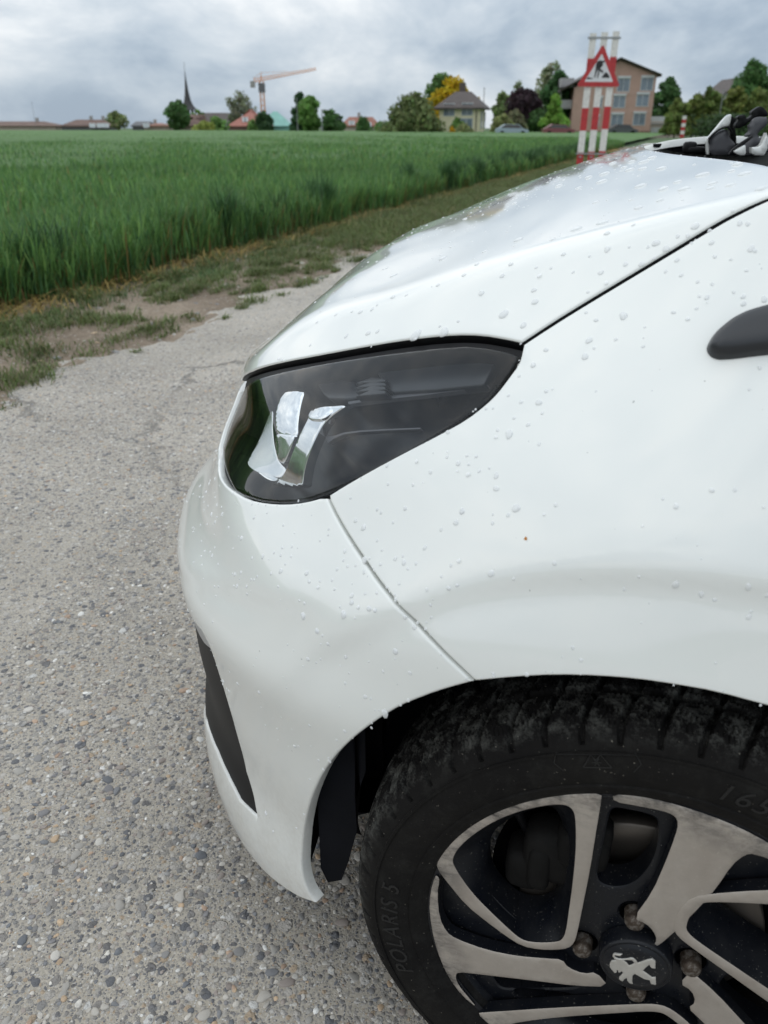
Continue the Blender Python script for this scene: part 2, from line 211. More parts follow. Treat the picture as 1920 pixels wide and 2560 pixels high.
CRV={'hood_rear': [[-0.0522, -0.4895, 0.9752], [-0.0251, -0.1996, 0.9753], [-0.0179, 0.0006, 0.975], [-0.025, 0.1413, 0.976], [-0.0401, 0.2635, 0.9778], [-0.0553, 0.3467, 0.9794], [-0.0712, 0.4104, 0.9812]], 'gap_hood': [[-0.0262, 0.6188, 0.9563], [-0.0129, 0.6196, 0.9497], [0.0019, 0.6202, 0.9415], [0.0156, 0.6217, 0.9325], [0.0365, 0.6239, 0.9188], [0.0578, 0.6264, 0.9047], [0.0797, 0.6291, 0.8904], [0.1021, 0.632, 0.8757], [0.125, 0.6354, 0.8604], [0.1515, 0.6404, 0.8417]], 'hood_low': [[0.1538, 0.6396, 0.841], [0.1667, 0.6303, 0.8411], [0.1882, 0.6154, 0.8402], [0.2123, 0.6008, 0.8363], [0.2414, 0.5848, 0.8289], [0.2725, 0.5673, 0.8196], [0.3059, 0.5474, 0.8084], [0.3554, 0.5149, 0.7903], [0.3978, 0.4832, 0.7739], [0.4481, 0.4383, 0.7513], [0.4847, 0.3936, 0.7284], [0.5332, 0.294, 0.6878]], 'bump_lamp': [[0.5227, 0.4193, 0.625], [0.5069, 0.4616, 0.6244], [0.4845, 0.5031, 0.6306], [0.4577, 0.5416, 0.6394], [0.4286, 0.5772, 0.648], [0.4018, 0.6031, 0.6579], [0.3728, 0.6265, 0.6695], [0.3471, 0.6435, 0.6815], [0.3237, 0.6561, 0.6948]], 'gap_bf': [[0.32, 0.6594, 0.6952], [0.31, 0.6742, 0.6875], [0.2968, 0.6922, 0.6792], [0.2843, 0.708, 0.6723], [0.2714, 0.7233, 0.6658], [0.2569, 0.7401, 0.658], [0.2424, 0.7544, 0.6514], [0.2274, 0.7636, 0.6412], [0.2091, 0.7738, 0.6304], [0.1913, 0.7836, 0.6187], [0.1774, 0.7894, 0.6099], [0.168, 0.7931, 0.6035]], 'lamp_fender': [[0.3192, 0.6584, 0.6975], [0.2984, 0.6647, 0.7144], [0.2692, 0.6718, 0.7361], [0.2419, 0.6756, 0.7546], [0.2144, 0.6774, 0.7722], [0.193, 0.6769, 0.7863], [0.178, 0.6728, 0.7989], [0.1696, 0.6686, 0.8076], [0.1623, 0.6623, 0.8173], [0.1564, 0.6567, 0.8254], [0.154, 0.6517, 0.8309], [0.1535, 0.6535, 0.8296], [0.1521, 0.6457, 0.837], [0.1513, 0.6413, 0.841]], 'arch': [[-0.0436, 0.8172, 0.6282], [-0.0073, 0.815, 0.6341], [0.0205, 0.8131, 0.6352], [0.0487, 0.8105, 0.6348], [0.0772, 0.8075, 0.6315], [0.1063, 0.8038, 0.6258], [0.1362, 0.7993, 0.6165], [0.1673, 0.7933, 0.6038], [0.1833, 0.7898, 0.5938], [0.1999, 0.7856, 0.5821], [0.2206, 0.7801, 0.5653], [0.2313, 0.7772, 0.556], [0.2471, 0.7731, 0.5391], [0.264, 0.7672, 0.5177], [0.2831, 0.7558, 0.4877], [0.3015, 0.7405, 0.4521], [0.318, 0.726, 0.414], [0.332, 0.7134, 0.3735], [0.3432, 0.7014, 0.332], [0.3513, 0.6928, 0.2951], [0.355, 0.6907, 0.2648], [0.3568, 0.6919, 0.2354], [0.3533, 0.6954, 0.2165], [0.3477, 0.6991, 0.2028], [0.337, 0.705, 0.1943]], 'lip_out': [[0.5837, 0.4278, 0.2081], [0.5691, 0.4595, 0.2068], [0.5558, 0.4862, 0.1916], [0.5438, 0.5055, 0.1704], [0.5249, 0.5309, 0.1546], [0.5107, 0.545, 0.1358], [0.4848, 0.5793, 0.147], [0.4627, 0.6027, 0.1448], [0.4441, 0.6218, 0.1489], [0.4187, 0.6451, 0.1551], [0.3902, 0.6687, 0.1663], [0.3643, 0.6875, 0.1774], [0.337, 0.705, 0.1943]], 'rec_left': [[0.5582, 0.4906, 0.4002], [0.5577, 0.4933, 0.3859], [0.5505, 0.4996, 0.3631], [0.6102, 0.3717, 0.2239], [0.5964, 0.4013, 0.2097], [0.5693, 0.4545, 0.2243], [0.5456, 0.4953, 0.2359], [0.5193, 0.5345, 0.2436], [0.4914, 0.5717, 0.2422], [0.4745, 0.5918, 0.2395], [0.4621, 0.6058, 0.2357], [0.4474, 0.6197, 0.2402], [0.4296, 0.6355, 0.2452]], 'rec_right': [[0.4296, 0.6355, 0.2452], [0.4351, 0.6273, 0.2693], [0.446, 0.6163, 0.2968], [0.4494, 0.6182, 0.337], [0.4542, 0.6202, 0.3777], [0.4608, 0.6184, 0.4115], [0.4668, 0.6178, 0.4434], [0.4703, 0.62, 0.4697]], 'edge_up': [[0.4703, 0.62, 0.4697], [0.4734, 0.62, 0.4822], [0.4824, 0.612, 0.4913], [0.499, 0.5914, 0.4864], [0.535, 0.5323, 0.4539]], 'panA': [[0.3171, 0.5387, 0.8054], [0.2675, 0.5695, 0.8217], [0.2153, 0.6005, 0.8346], [0.1877, 0.6218, 0.8356], [0.1948, 0.6366, 0.8197], [0.2411, 0.616, 0.8067], [0.2881, 0.5893, 0.7939], [0.2947, 0.5811, 0.7949], [0.3055, 0.561, 0.8003]], 'panB': [[0.3964, 0.488, 0.7724], [0.367, 0.5096, 0.7843], [0.3412, 0.5347, 0.7898], [0.3309, 0.5532, 0.7863], [0.3166, 0.572, 0.7849], [0.3469, 0.5518, 0.7747], [0.3723, 0.5309, 0.7671], [0.3811, 0.5179, 0.7677]], 'lineA': [[0.3752, 0.5698, 0.7332], [0.3632, 0.5781, 0.7393], [0.3482, 0.5851, 0.7487], [0.3274, 0.5971, 0.7576], [0.2962, 0.6155, 0.7682], [0.2588, 0.6356, 0.7793], [0.2582, 0.6372, 0.7784], [0.296, 0.617, 0.7672], [0.3272, 0.599, 0.7564], [0.3479, 0.5872, 0.7472], [0.3614, 0.5819, 0.7377], [0.3697, 0.58, 0.7295]], 'lineB': [[0.3435, 0.5575, 0.7736], [0.2976, 0.5842, 0.7907], [0.2538, 0.6082, 0.8041], [0.2236, 0.6219, 0.8135], [0.1934, 0.633, 0.8234], [0.194, 0.6355, 0.8211], [0.2232, 0.6248, 0.8115], [0.2533, 0.6114, 0.8021], [0.2969, 0.588, 0.7885], [0.3424, 0.5611, 0.7721]], 'lens_up': [[0.1553, 0.6468, 0.8343], [0.1661, 0.6381, 0.8353], [0.1837, 0.6256, 0.8349], [0.202, 0.6142, 0.8328], [0.2303, 0.5992, 0.826], [0.2603, 0.5833, 0.8174], [0.304, 0.5572, 0.8037], [0.3531, 0.5249, 0.7864], [0.3947, 0.4949, 0.7698], [0.4366, 0.4595, 0.7506]], 'lens_low': [[0.479, 0.5109, 0.633], [0.4575, 0.5422, 0.6392], [0.4332, 0.5703, 0.6481], [0.4088, 0.595, 0.6567], [0.3845, 0.6157, 0.6664], [0.3628, 0.6317, 0.6759], [0.3428, 0.6441, 0.6862], [0.3232, 0.6538, 0.6985], [0.3027, 0.6623, 0.7124], [0.2787, 0.6698, 0.7292], [0.2527, 0.674, 0.7478], [0.2266, 0.6749, 0.7664], [0.2015, 0.6743, 0.7834], [0.187, 0.6725, 0.7939], [0.1768, 0.669, 0.803], [0.1687, 0.6616, 0.8142], [0.1614, 0.6544, 0.8245]], 'rep': [[-0.0252, 0.6798, 0.8874], [-0.0178, 0.6801, 0.8848], [-0.0107, 0.6804, 0.8821], [-0.0049, 0.6812, 0.8791], [-0.0006, 0.6823, 0.8763], [0.0037, 0.6842, 0.8727], [0.0081, 0.6862, 0.8688], [0.0115, 0.6887, 0.8646], [0.0138, 0.6913, 0.8609], [0.0153, 0.6938, 0.8576], [0.0152, 0.6955, 0.8557], [0.0141, 0.6977, 0.8537], [0.0117, 0.6998, 0.852], [0.0085, 0.7015, 0.8512], [0.005, 0.7024, 0.8514], [-0.0036, 0.7035, 0.8527], [-0.0151, 0.7042, 0.8551], [-0.0253, 0.7047, 0.8569]]}
WHL={'loop_out': [[-0.0544, 0.2], [-0.0722, 0.1948], [-0.0922, 0.1864], [-0.1176, 0.172], [-0.1437, 0.1517], [-0.1651, 0.1297], [-0.1834, 0.1028], [-0.1963, 0.0726], [-0.1975, 0.0582], [-0.1851, 0.0413], [-0.1657, 0.0166], [-0.1445, 0.0011], [-0.1234, -0.0129], [-0.1067, -0.0212], [-0.0889, -0.019], [-0.0737, -0.013], [-0.0627, -0.0061], [-0.0579, 0.0033], [-0.0565, 0.0184], [-0.0555, 0.0528], [-0.054, 0.1071], [-0.0541, 0.1552], [-0.0539, 0.1913]], 'loop_in': [[-0.0844, 0.1785], [-0.0981, 0.1736], [-0.1169, 0.1625], [-0.1377, 0.146], [-0.1572, 0.1245], [-0.1753, 0.0974], [-0.1824, 0.0774], [-0.1799, 0.0658], [-0.1605, 0.036], [-0.1393, 0.015], [-0.1201, -0.0026], [-0.1073, -0.0124], [-0.0936, -0.0104], [-0.0766, -0.0029], [-0.0694, 0.003], [-0.0669, 0.0171], [-0.0671, 0.0484], [-0.0673, 0.0866], [-0.069, 0.1303], [-0.0731, 0.1663], [-0.0772, 0.1759]], 'bladeR': [[-0.0458, 0.2012], [-0.0264, 0.2054], [-0.0021, 0.2059], [0.0224, 0.2031], [0.0468, 0.1982], [0.0715, 0.1901], [0.0815, 0.1853], [0.0851, 0.1666], [0.0737, 0.1699], [0.0673, 0.1665], [0.0597, 0.1519], [0.0523, 0.1196], [0.0446, 0.0962], [0.0301, 0.0586], [0.0161, 0.0274], [0.0125, 0.0278], [0.0147, 0.0372], [0.0097, 0.0477], [0.0025, 0.0545], [-0.0095, 0.0573], [0.002, 0.096], [0.0078, 0.1388], [0.0107, 0.169], [0.0112, 0.1845], [0.0072, 0.1926], [-0.0037, 0.195], [-0.025, 0.1943], [-0.0432, 0.1934]], 'bladeL': [[-0.1951, 0.0463], [-0.1941, 0.041], [-0.1958, 0.023], [-0.1927, -0.0116], [-0.1846, -0.0314], [-0.1738, -0.0379], [-0.1421, -0.042], [-0.1115, -0.0386], [-0.082, -0.0301], [-0.0667, -0.0249], [-0.0598, -0.0351], [-0.044, -0.0374], [-0.0332, -0.0297], [-0.0188, -0.0463], [-0.0496, -0.0585], [-0.0888, -0.068], [-0.1233, -0.0768], [-0.1504, -0.0838], [-0.1695, -0.0889], [-0.1725, -0.0967], [-0.1687, -0.11], [-0.157, -0.1251], [-0.1465, -0.139], [-0.1636, -0.1263], [-0.18, -0.1017], [-0.1896, -0.0762], [-0.1969, -0.0504], [-0.2033, -0.0096], [-0.2031, 0.0203], [-0.1986, 0.0479]], 'win1': [[-0.0986, 0.1406], [-0.1148, 0.1305], [-0.1329, 0.1143], [-0.1455, 0.0969], [-0.1514, 0.0785], [-0.1528, 0.0498], [-0.1497, 0.0307], [-0.1404, 0.0134], [-0.1227, -0.0039], [-0.1099, -0.0082], [-0.0939, -0.0035], [-0.0812, 0.0118], [-0.078, 0.0305], [-0.0772, 0.0536], [-0.0787, 0.089], [-0.0812, 0.1149], [-0.0866, 0.1315], [-0.093, 0.1398]], 'win2': [[-0.0428, 0.1689], [-0.0308, 0.1702], [-0.0137, 0.1706], [-0.0031, 0.1679], [0.0001, 0.1517], [0.0007, 0.1294], [-0.0032, 0.1074], [-0.0114, 0.0887], [-0.0227, 0.0779], [-0.0369, 0.0741], [-0.0458, 0.0791], [-0.047, 0.0975], [-0.0452, 0.1294], [-0.0447, 0.1548]], 'win3': [[-0.1597, -0.0194], [-0.1546, -0.0159], [-0.1359, -0.0317], [-0.1377, -0.0355], [-0.1538, -0.0325], [-0.1594, -0.027]], 'win4': [[-0.1091, -0.1131], [-0.0801, -0.1028], [-0.0538, -0.0937], [-0.0502, -0.0993], [-0.0563, -0.1104], [-0.0869, -0.1227], [-0.1059, -0.1279], [-0.1111, -0.1218]], 'lion': [[-0.0136, 0.0167], [-0.0208, 0.0148], [-0.0221, 0.0126], [-0.0219, 0.01], [-0.0198, 0.007], [-0.0181, 0.0064], [-0.0202, 0.0051], [-0.0222, 0.0038], [-0.0229, 0.0004], [-0.0232, -0.0028], [-0.0225, -0.006], [-0.0208, -0.0084], [-0.0191, -0.0104], [-0.0175, -0.0125], [-0.0159, -0.0115], [-0.0155, -0.0097], [-0.0164, -0.0079], [-0.0148, -0.0072], [-0.0141, -0.01], [-0.0123, -0.0094], [-0.0117, -0.0072], [-0.0098, -0.009], [-0.0112, -0.0132], [-0.0126, -0.0165], [-0.0124, -0.0191], [-0.0108, -0.0207], [-0.0086, -0.0209], [-0.0076, -0.0175], [-0.0058, -0.0144], [-0.0047, -0.0184], [-0.0024, -0.021], [0.0007, -0.0208], [-0.0003, -0.0174], [-0.0011, -0.0097], [0.0006, -0.0058], [0.0047, -0.0076], [0.01, -0.0097], [0.0146, -0.0092], [0.0166, -0.0139], [0.0209, -0.0134], [0.0191, -0.0026], [0.0161, -0.0042], [0.0122, -0.0017], [0.0068, 0.0017], [0.0088, 0.0069], [0.0113, 0.0122], [0.0128, 0.0095], [0.014, 0.0083], [0.0172, 0.009], [0.0158, 0.019], [0.0127, 0.0213], [0.0088, 0.0184], [0.0041, 0.0136], [0.0009, 0.0105], [-0.0008, 0.0133], [-0.0035, 0.0154], [-0.006, 0.015], [-0.0089, 0.0125], [-0.0131, 0.0103], [-0.0168, 0.0093], [-0.0191, 0.0099], [-0.0201, 0.0112], [-0.0201, 0.0125], [-0.0156, 0.0127], [-0.0147, 0.0148]], 'lionhole': [[-0.0117, 0.0087], [-0.0087, 0.0104], [-0.0044, 0.0117], [-0.0016, 0.009], [-0.0041, 0.0053], [-0.0061, 0.0036], [-0.0084, 0.0066]], 'bolts': [[-0.0493, -0.005], [-0.007, 0.0452], [0.0497, 0.0078], [0.0083, -0.0495]], 'cap': [[-0.0288, -0.0031], [-0.0284, 0.0077], [-0.024, 0.0177], [-0.0176, 0.0243], [-0.0093, 0.0277], [0.0009, 0.0285], [0.0119, 0.0271], [0.0214, 0.0208], [0.0271, 0.0112], [0.029, 0.0024], [0.028, -0.0095], [0.023, -0.0207], [0.0143, -0.0292], [0.0035, -0.0322], [-0.008, -0.0301], [-0.0192, -0.0223], [-0.026, -0.0126]]}
COWL={'trough': [[-0.0646, -0.6, 0.9733], [-0.1565, -0.6, 0.9779], [-0.1925, -0.6, 0.9809], [-0.2416, -0.6, 0.9828], [-0.3122, -0.6, 0.987], [-0.3194, -0.6, 0.9509], [-0.247, -0.6, 0.9533], [-0.1969, -0.6, 0.9544], [-0.16, -0.6, 0.9556]], 'edge': [[-0.0651, -0.62, 0.9738], [-0.1594, -0.62, 0.9792], [-0.1957, -0.62, 0.9825], [-0.2453, -0.62, 0.9849], [-0.2457, -0.62, 0.9826], [-0.1962, -0.62, 0.9797], [-0.1597, -0.62, 0.9771], [-0.0679, -0.62, 0.9714]], 'pillar_cap': [[-0.1739, -0.5, 0.9861], [-0.178, -0.5, 0.9887], [-0.1846, -0.5, 0.9977], [-0.2025, -0.5, 1.0235], [-0.2079, -0.5, 1.0281], [-0.2135, -0.5, 1.0289], [-0.2142, -0.5, 1.0226], [-0.2131, -0.5, 1.0091], [-0.2079, -0.5, 1.0079], [-0.1994, -0.5, 1.0057], [-0.1881, -0.5, 0.9981], [-0.1806, -0.5, 0.9895], [-0.1783, -0.5, 0.987], [-0.1809, -0.5, 0.9766], [-0.1835, -0.5, 0.9671], [-0.1852, -0.5, 0.9571], [-0.1792, -0.5, 0.9571]], 'pillar_seal': [[-0.1756, -0.485, 0.9871], [-0.1778, -0.485, 0.9897], [-0.1853, -0.485, 0.9982], [-0.1965, -0.485, 1.0057], [-0.2049, -0.485, 1.0081], [-0.2103, -0.485, 1.0078], [-0.2179, -0.485, 0.9999], [-0.2203, -0.485, 0.994], [-0.2182, -0.485, 0.9935], [-0.2114, -0.485, 1.0015], [-0.2082, -0.485, 1.0045], [-0.2046, -0.485, 1.0049], [-0.1971, -0.485, 1.0024], [-0.186, -0.485, 0.9939], [-0.1785, -0.485, 0.9854], [-0.1792, -0.485, 0.976], [-0.1778, -0.485, 0.9769]], 'grey_cover': [[-0.179, -0.49, 0.9854], [-0.1871, -0.49, 0.993], [-0.1984, -0.49, 1.0003], [-0.2077, -0.49, 1.0028], [-0.2117, -0.49, 0.9982], [-0.2141, -0.49, 0.9897], [-0.219, -0.49, 0.9846], [-0.2253, -0.49, 0.9795], [-0.2297, -0.49, 0.9752], [-0.2263, -0.49, 0.9692], [-0.2207, -0.49, 0.9606], [-0.2178, -0.49, 0.9567], [-0.1835, -0.49, 0.9565]], 'side_shade': [[-0.2154, -0.51, 1.0269], [-0.2256, -0.51, 1.0201], [-0.2313, -0.51, 1.0185], [-0.2259, -0.51, 1.0134], [-0.224, -0.51, 1.0091], [-0.2281, -0.51, 1.0015], [-0.2334, -0.51, 0.9826], [-0.2339, -0.51, 0.9749], [-0.2272, -0.51, 0.9818], [-0.2189, -0.51, 0.9929], [-0.216, -0.51, 1.0091], [-0.217, -0.51, 1.0185]], 'hinge': [[-0.2149, -0.46, 1.0099], [-0.2208, -0.46, 1.0181], [-0.2166, -0.46, 1.0222], [-0.2194, -0.46, 1.0259], [-0.2303, -0.46, 1.0275], [-0.2317, -0.46, 1.0246], [-0.2339, -0.46, 1.0197], [-0.2429, -0.46, 1.0246], [-0.2408, -0.46, 1.0311], [-0.2428, -0.46, 1.0344], [-0.2542, -0.46, 1.042], [-0.2598, -0.46, 1.0396], [-0.2699, -0.46, 1.0319], [-0.2715, -0.46, 1.0238], [-0.2559, -0.46, 1.0246], [-0.2498, -0.46, 1.0205], [-0.2382, -0.46, 1.0132], [-0.2331, -0.46, 1.0082], [-0.2193, -0.46, 1.0024]], 'lever': [[-0.2359, -0.44, 1.009], [-0.2394, -0.44, 1.0106], [-0.2428, -0.44, 1.0196], [-0.2514, -0.44, 1.024], [-0.2609, -0.44, 1.0228], [-0.265, -0.44, 1.0236], [-0.2675, -0.44, 1.0195], [-0.2691, -0.44, 1.0114], [-0.265, -0.44, 1.0066], [-0.2586, -0.44, 1.0], [-0.2538, -0.44, 0.9935], [-0.2603, -0.44, 0.9869], [-0.2687, -0.44, 0.9919], [-0.2692, -0.44, 0.9853], [-0.263, -0.44, 0.9729], [-0.2485, -0.44, 0.972], [-0.2512, -0.44, 0.9579], [-0.2408, -0.44, 0.9578], [-0.2365, -0.44, 0.9761], [-0.2466, -0.44, 0.991], [-0.235, -0.44, 0.9885], [-0.2341, -0.44, 0.9935], [-0.24, -0.44, 0.9984], [-0.2378, -0.44, 1.0058]], 'blade': [[-0.2081, -0.4, 0.9727], [-0.2356, -0.4, 0.9926], [-0.2371, -0.4, 0.9914], [-0.2373, -0.4, 0.9881], [-0.2265, -0.4, 0.9784], [-0.2116, -0.4, 0.967], [-0.2049, -0.4, 0.962], [-0.2002, -0.4, 0.9596]], 'white_corner': [[-0.234, -0.38, 0.9732], [-0.2349, -0.38, 0.9728], [-0.2489, -0.38, 0.974], [-0.2523, -0.38, 0.982], [-0.2566, -0.38, 1.0018], [-0.265, -0.38, 0.9592], [-0.2375, -0.38, 0.9595]], 'white_flap': [[-0.2071, -0.39, 0.9664], [-0.2246, -0.39, 0.977], [-0.2262, -0.39, 0.973], [-0.2292, -0.39, 0.9592], [-0.2169, -0.39, 0.9591], [-0.2075, -0.39, 0.9644]]}
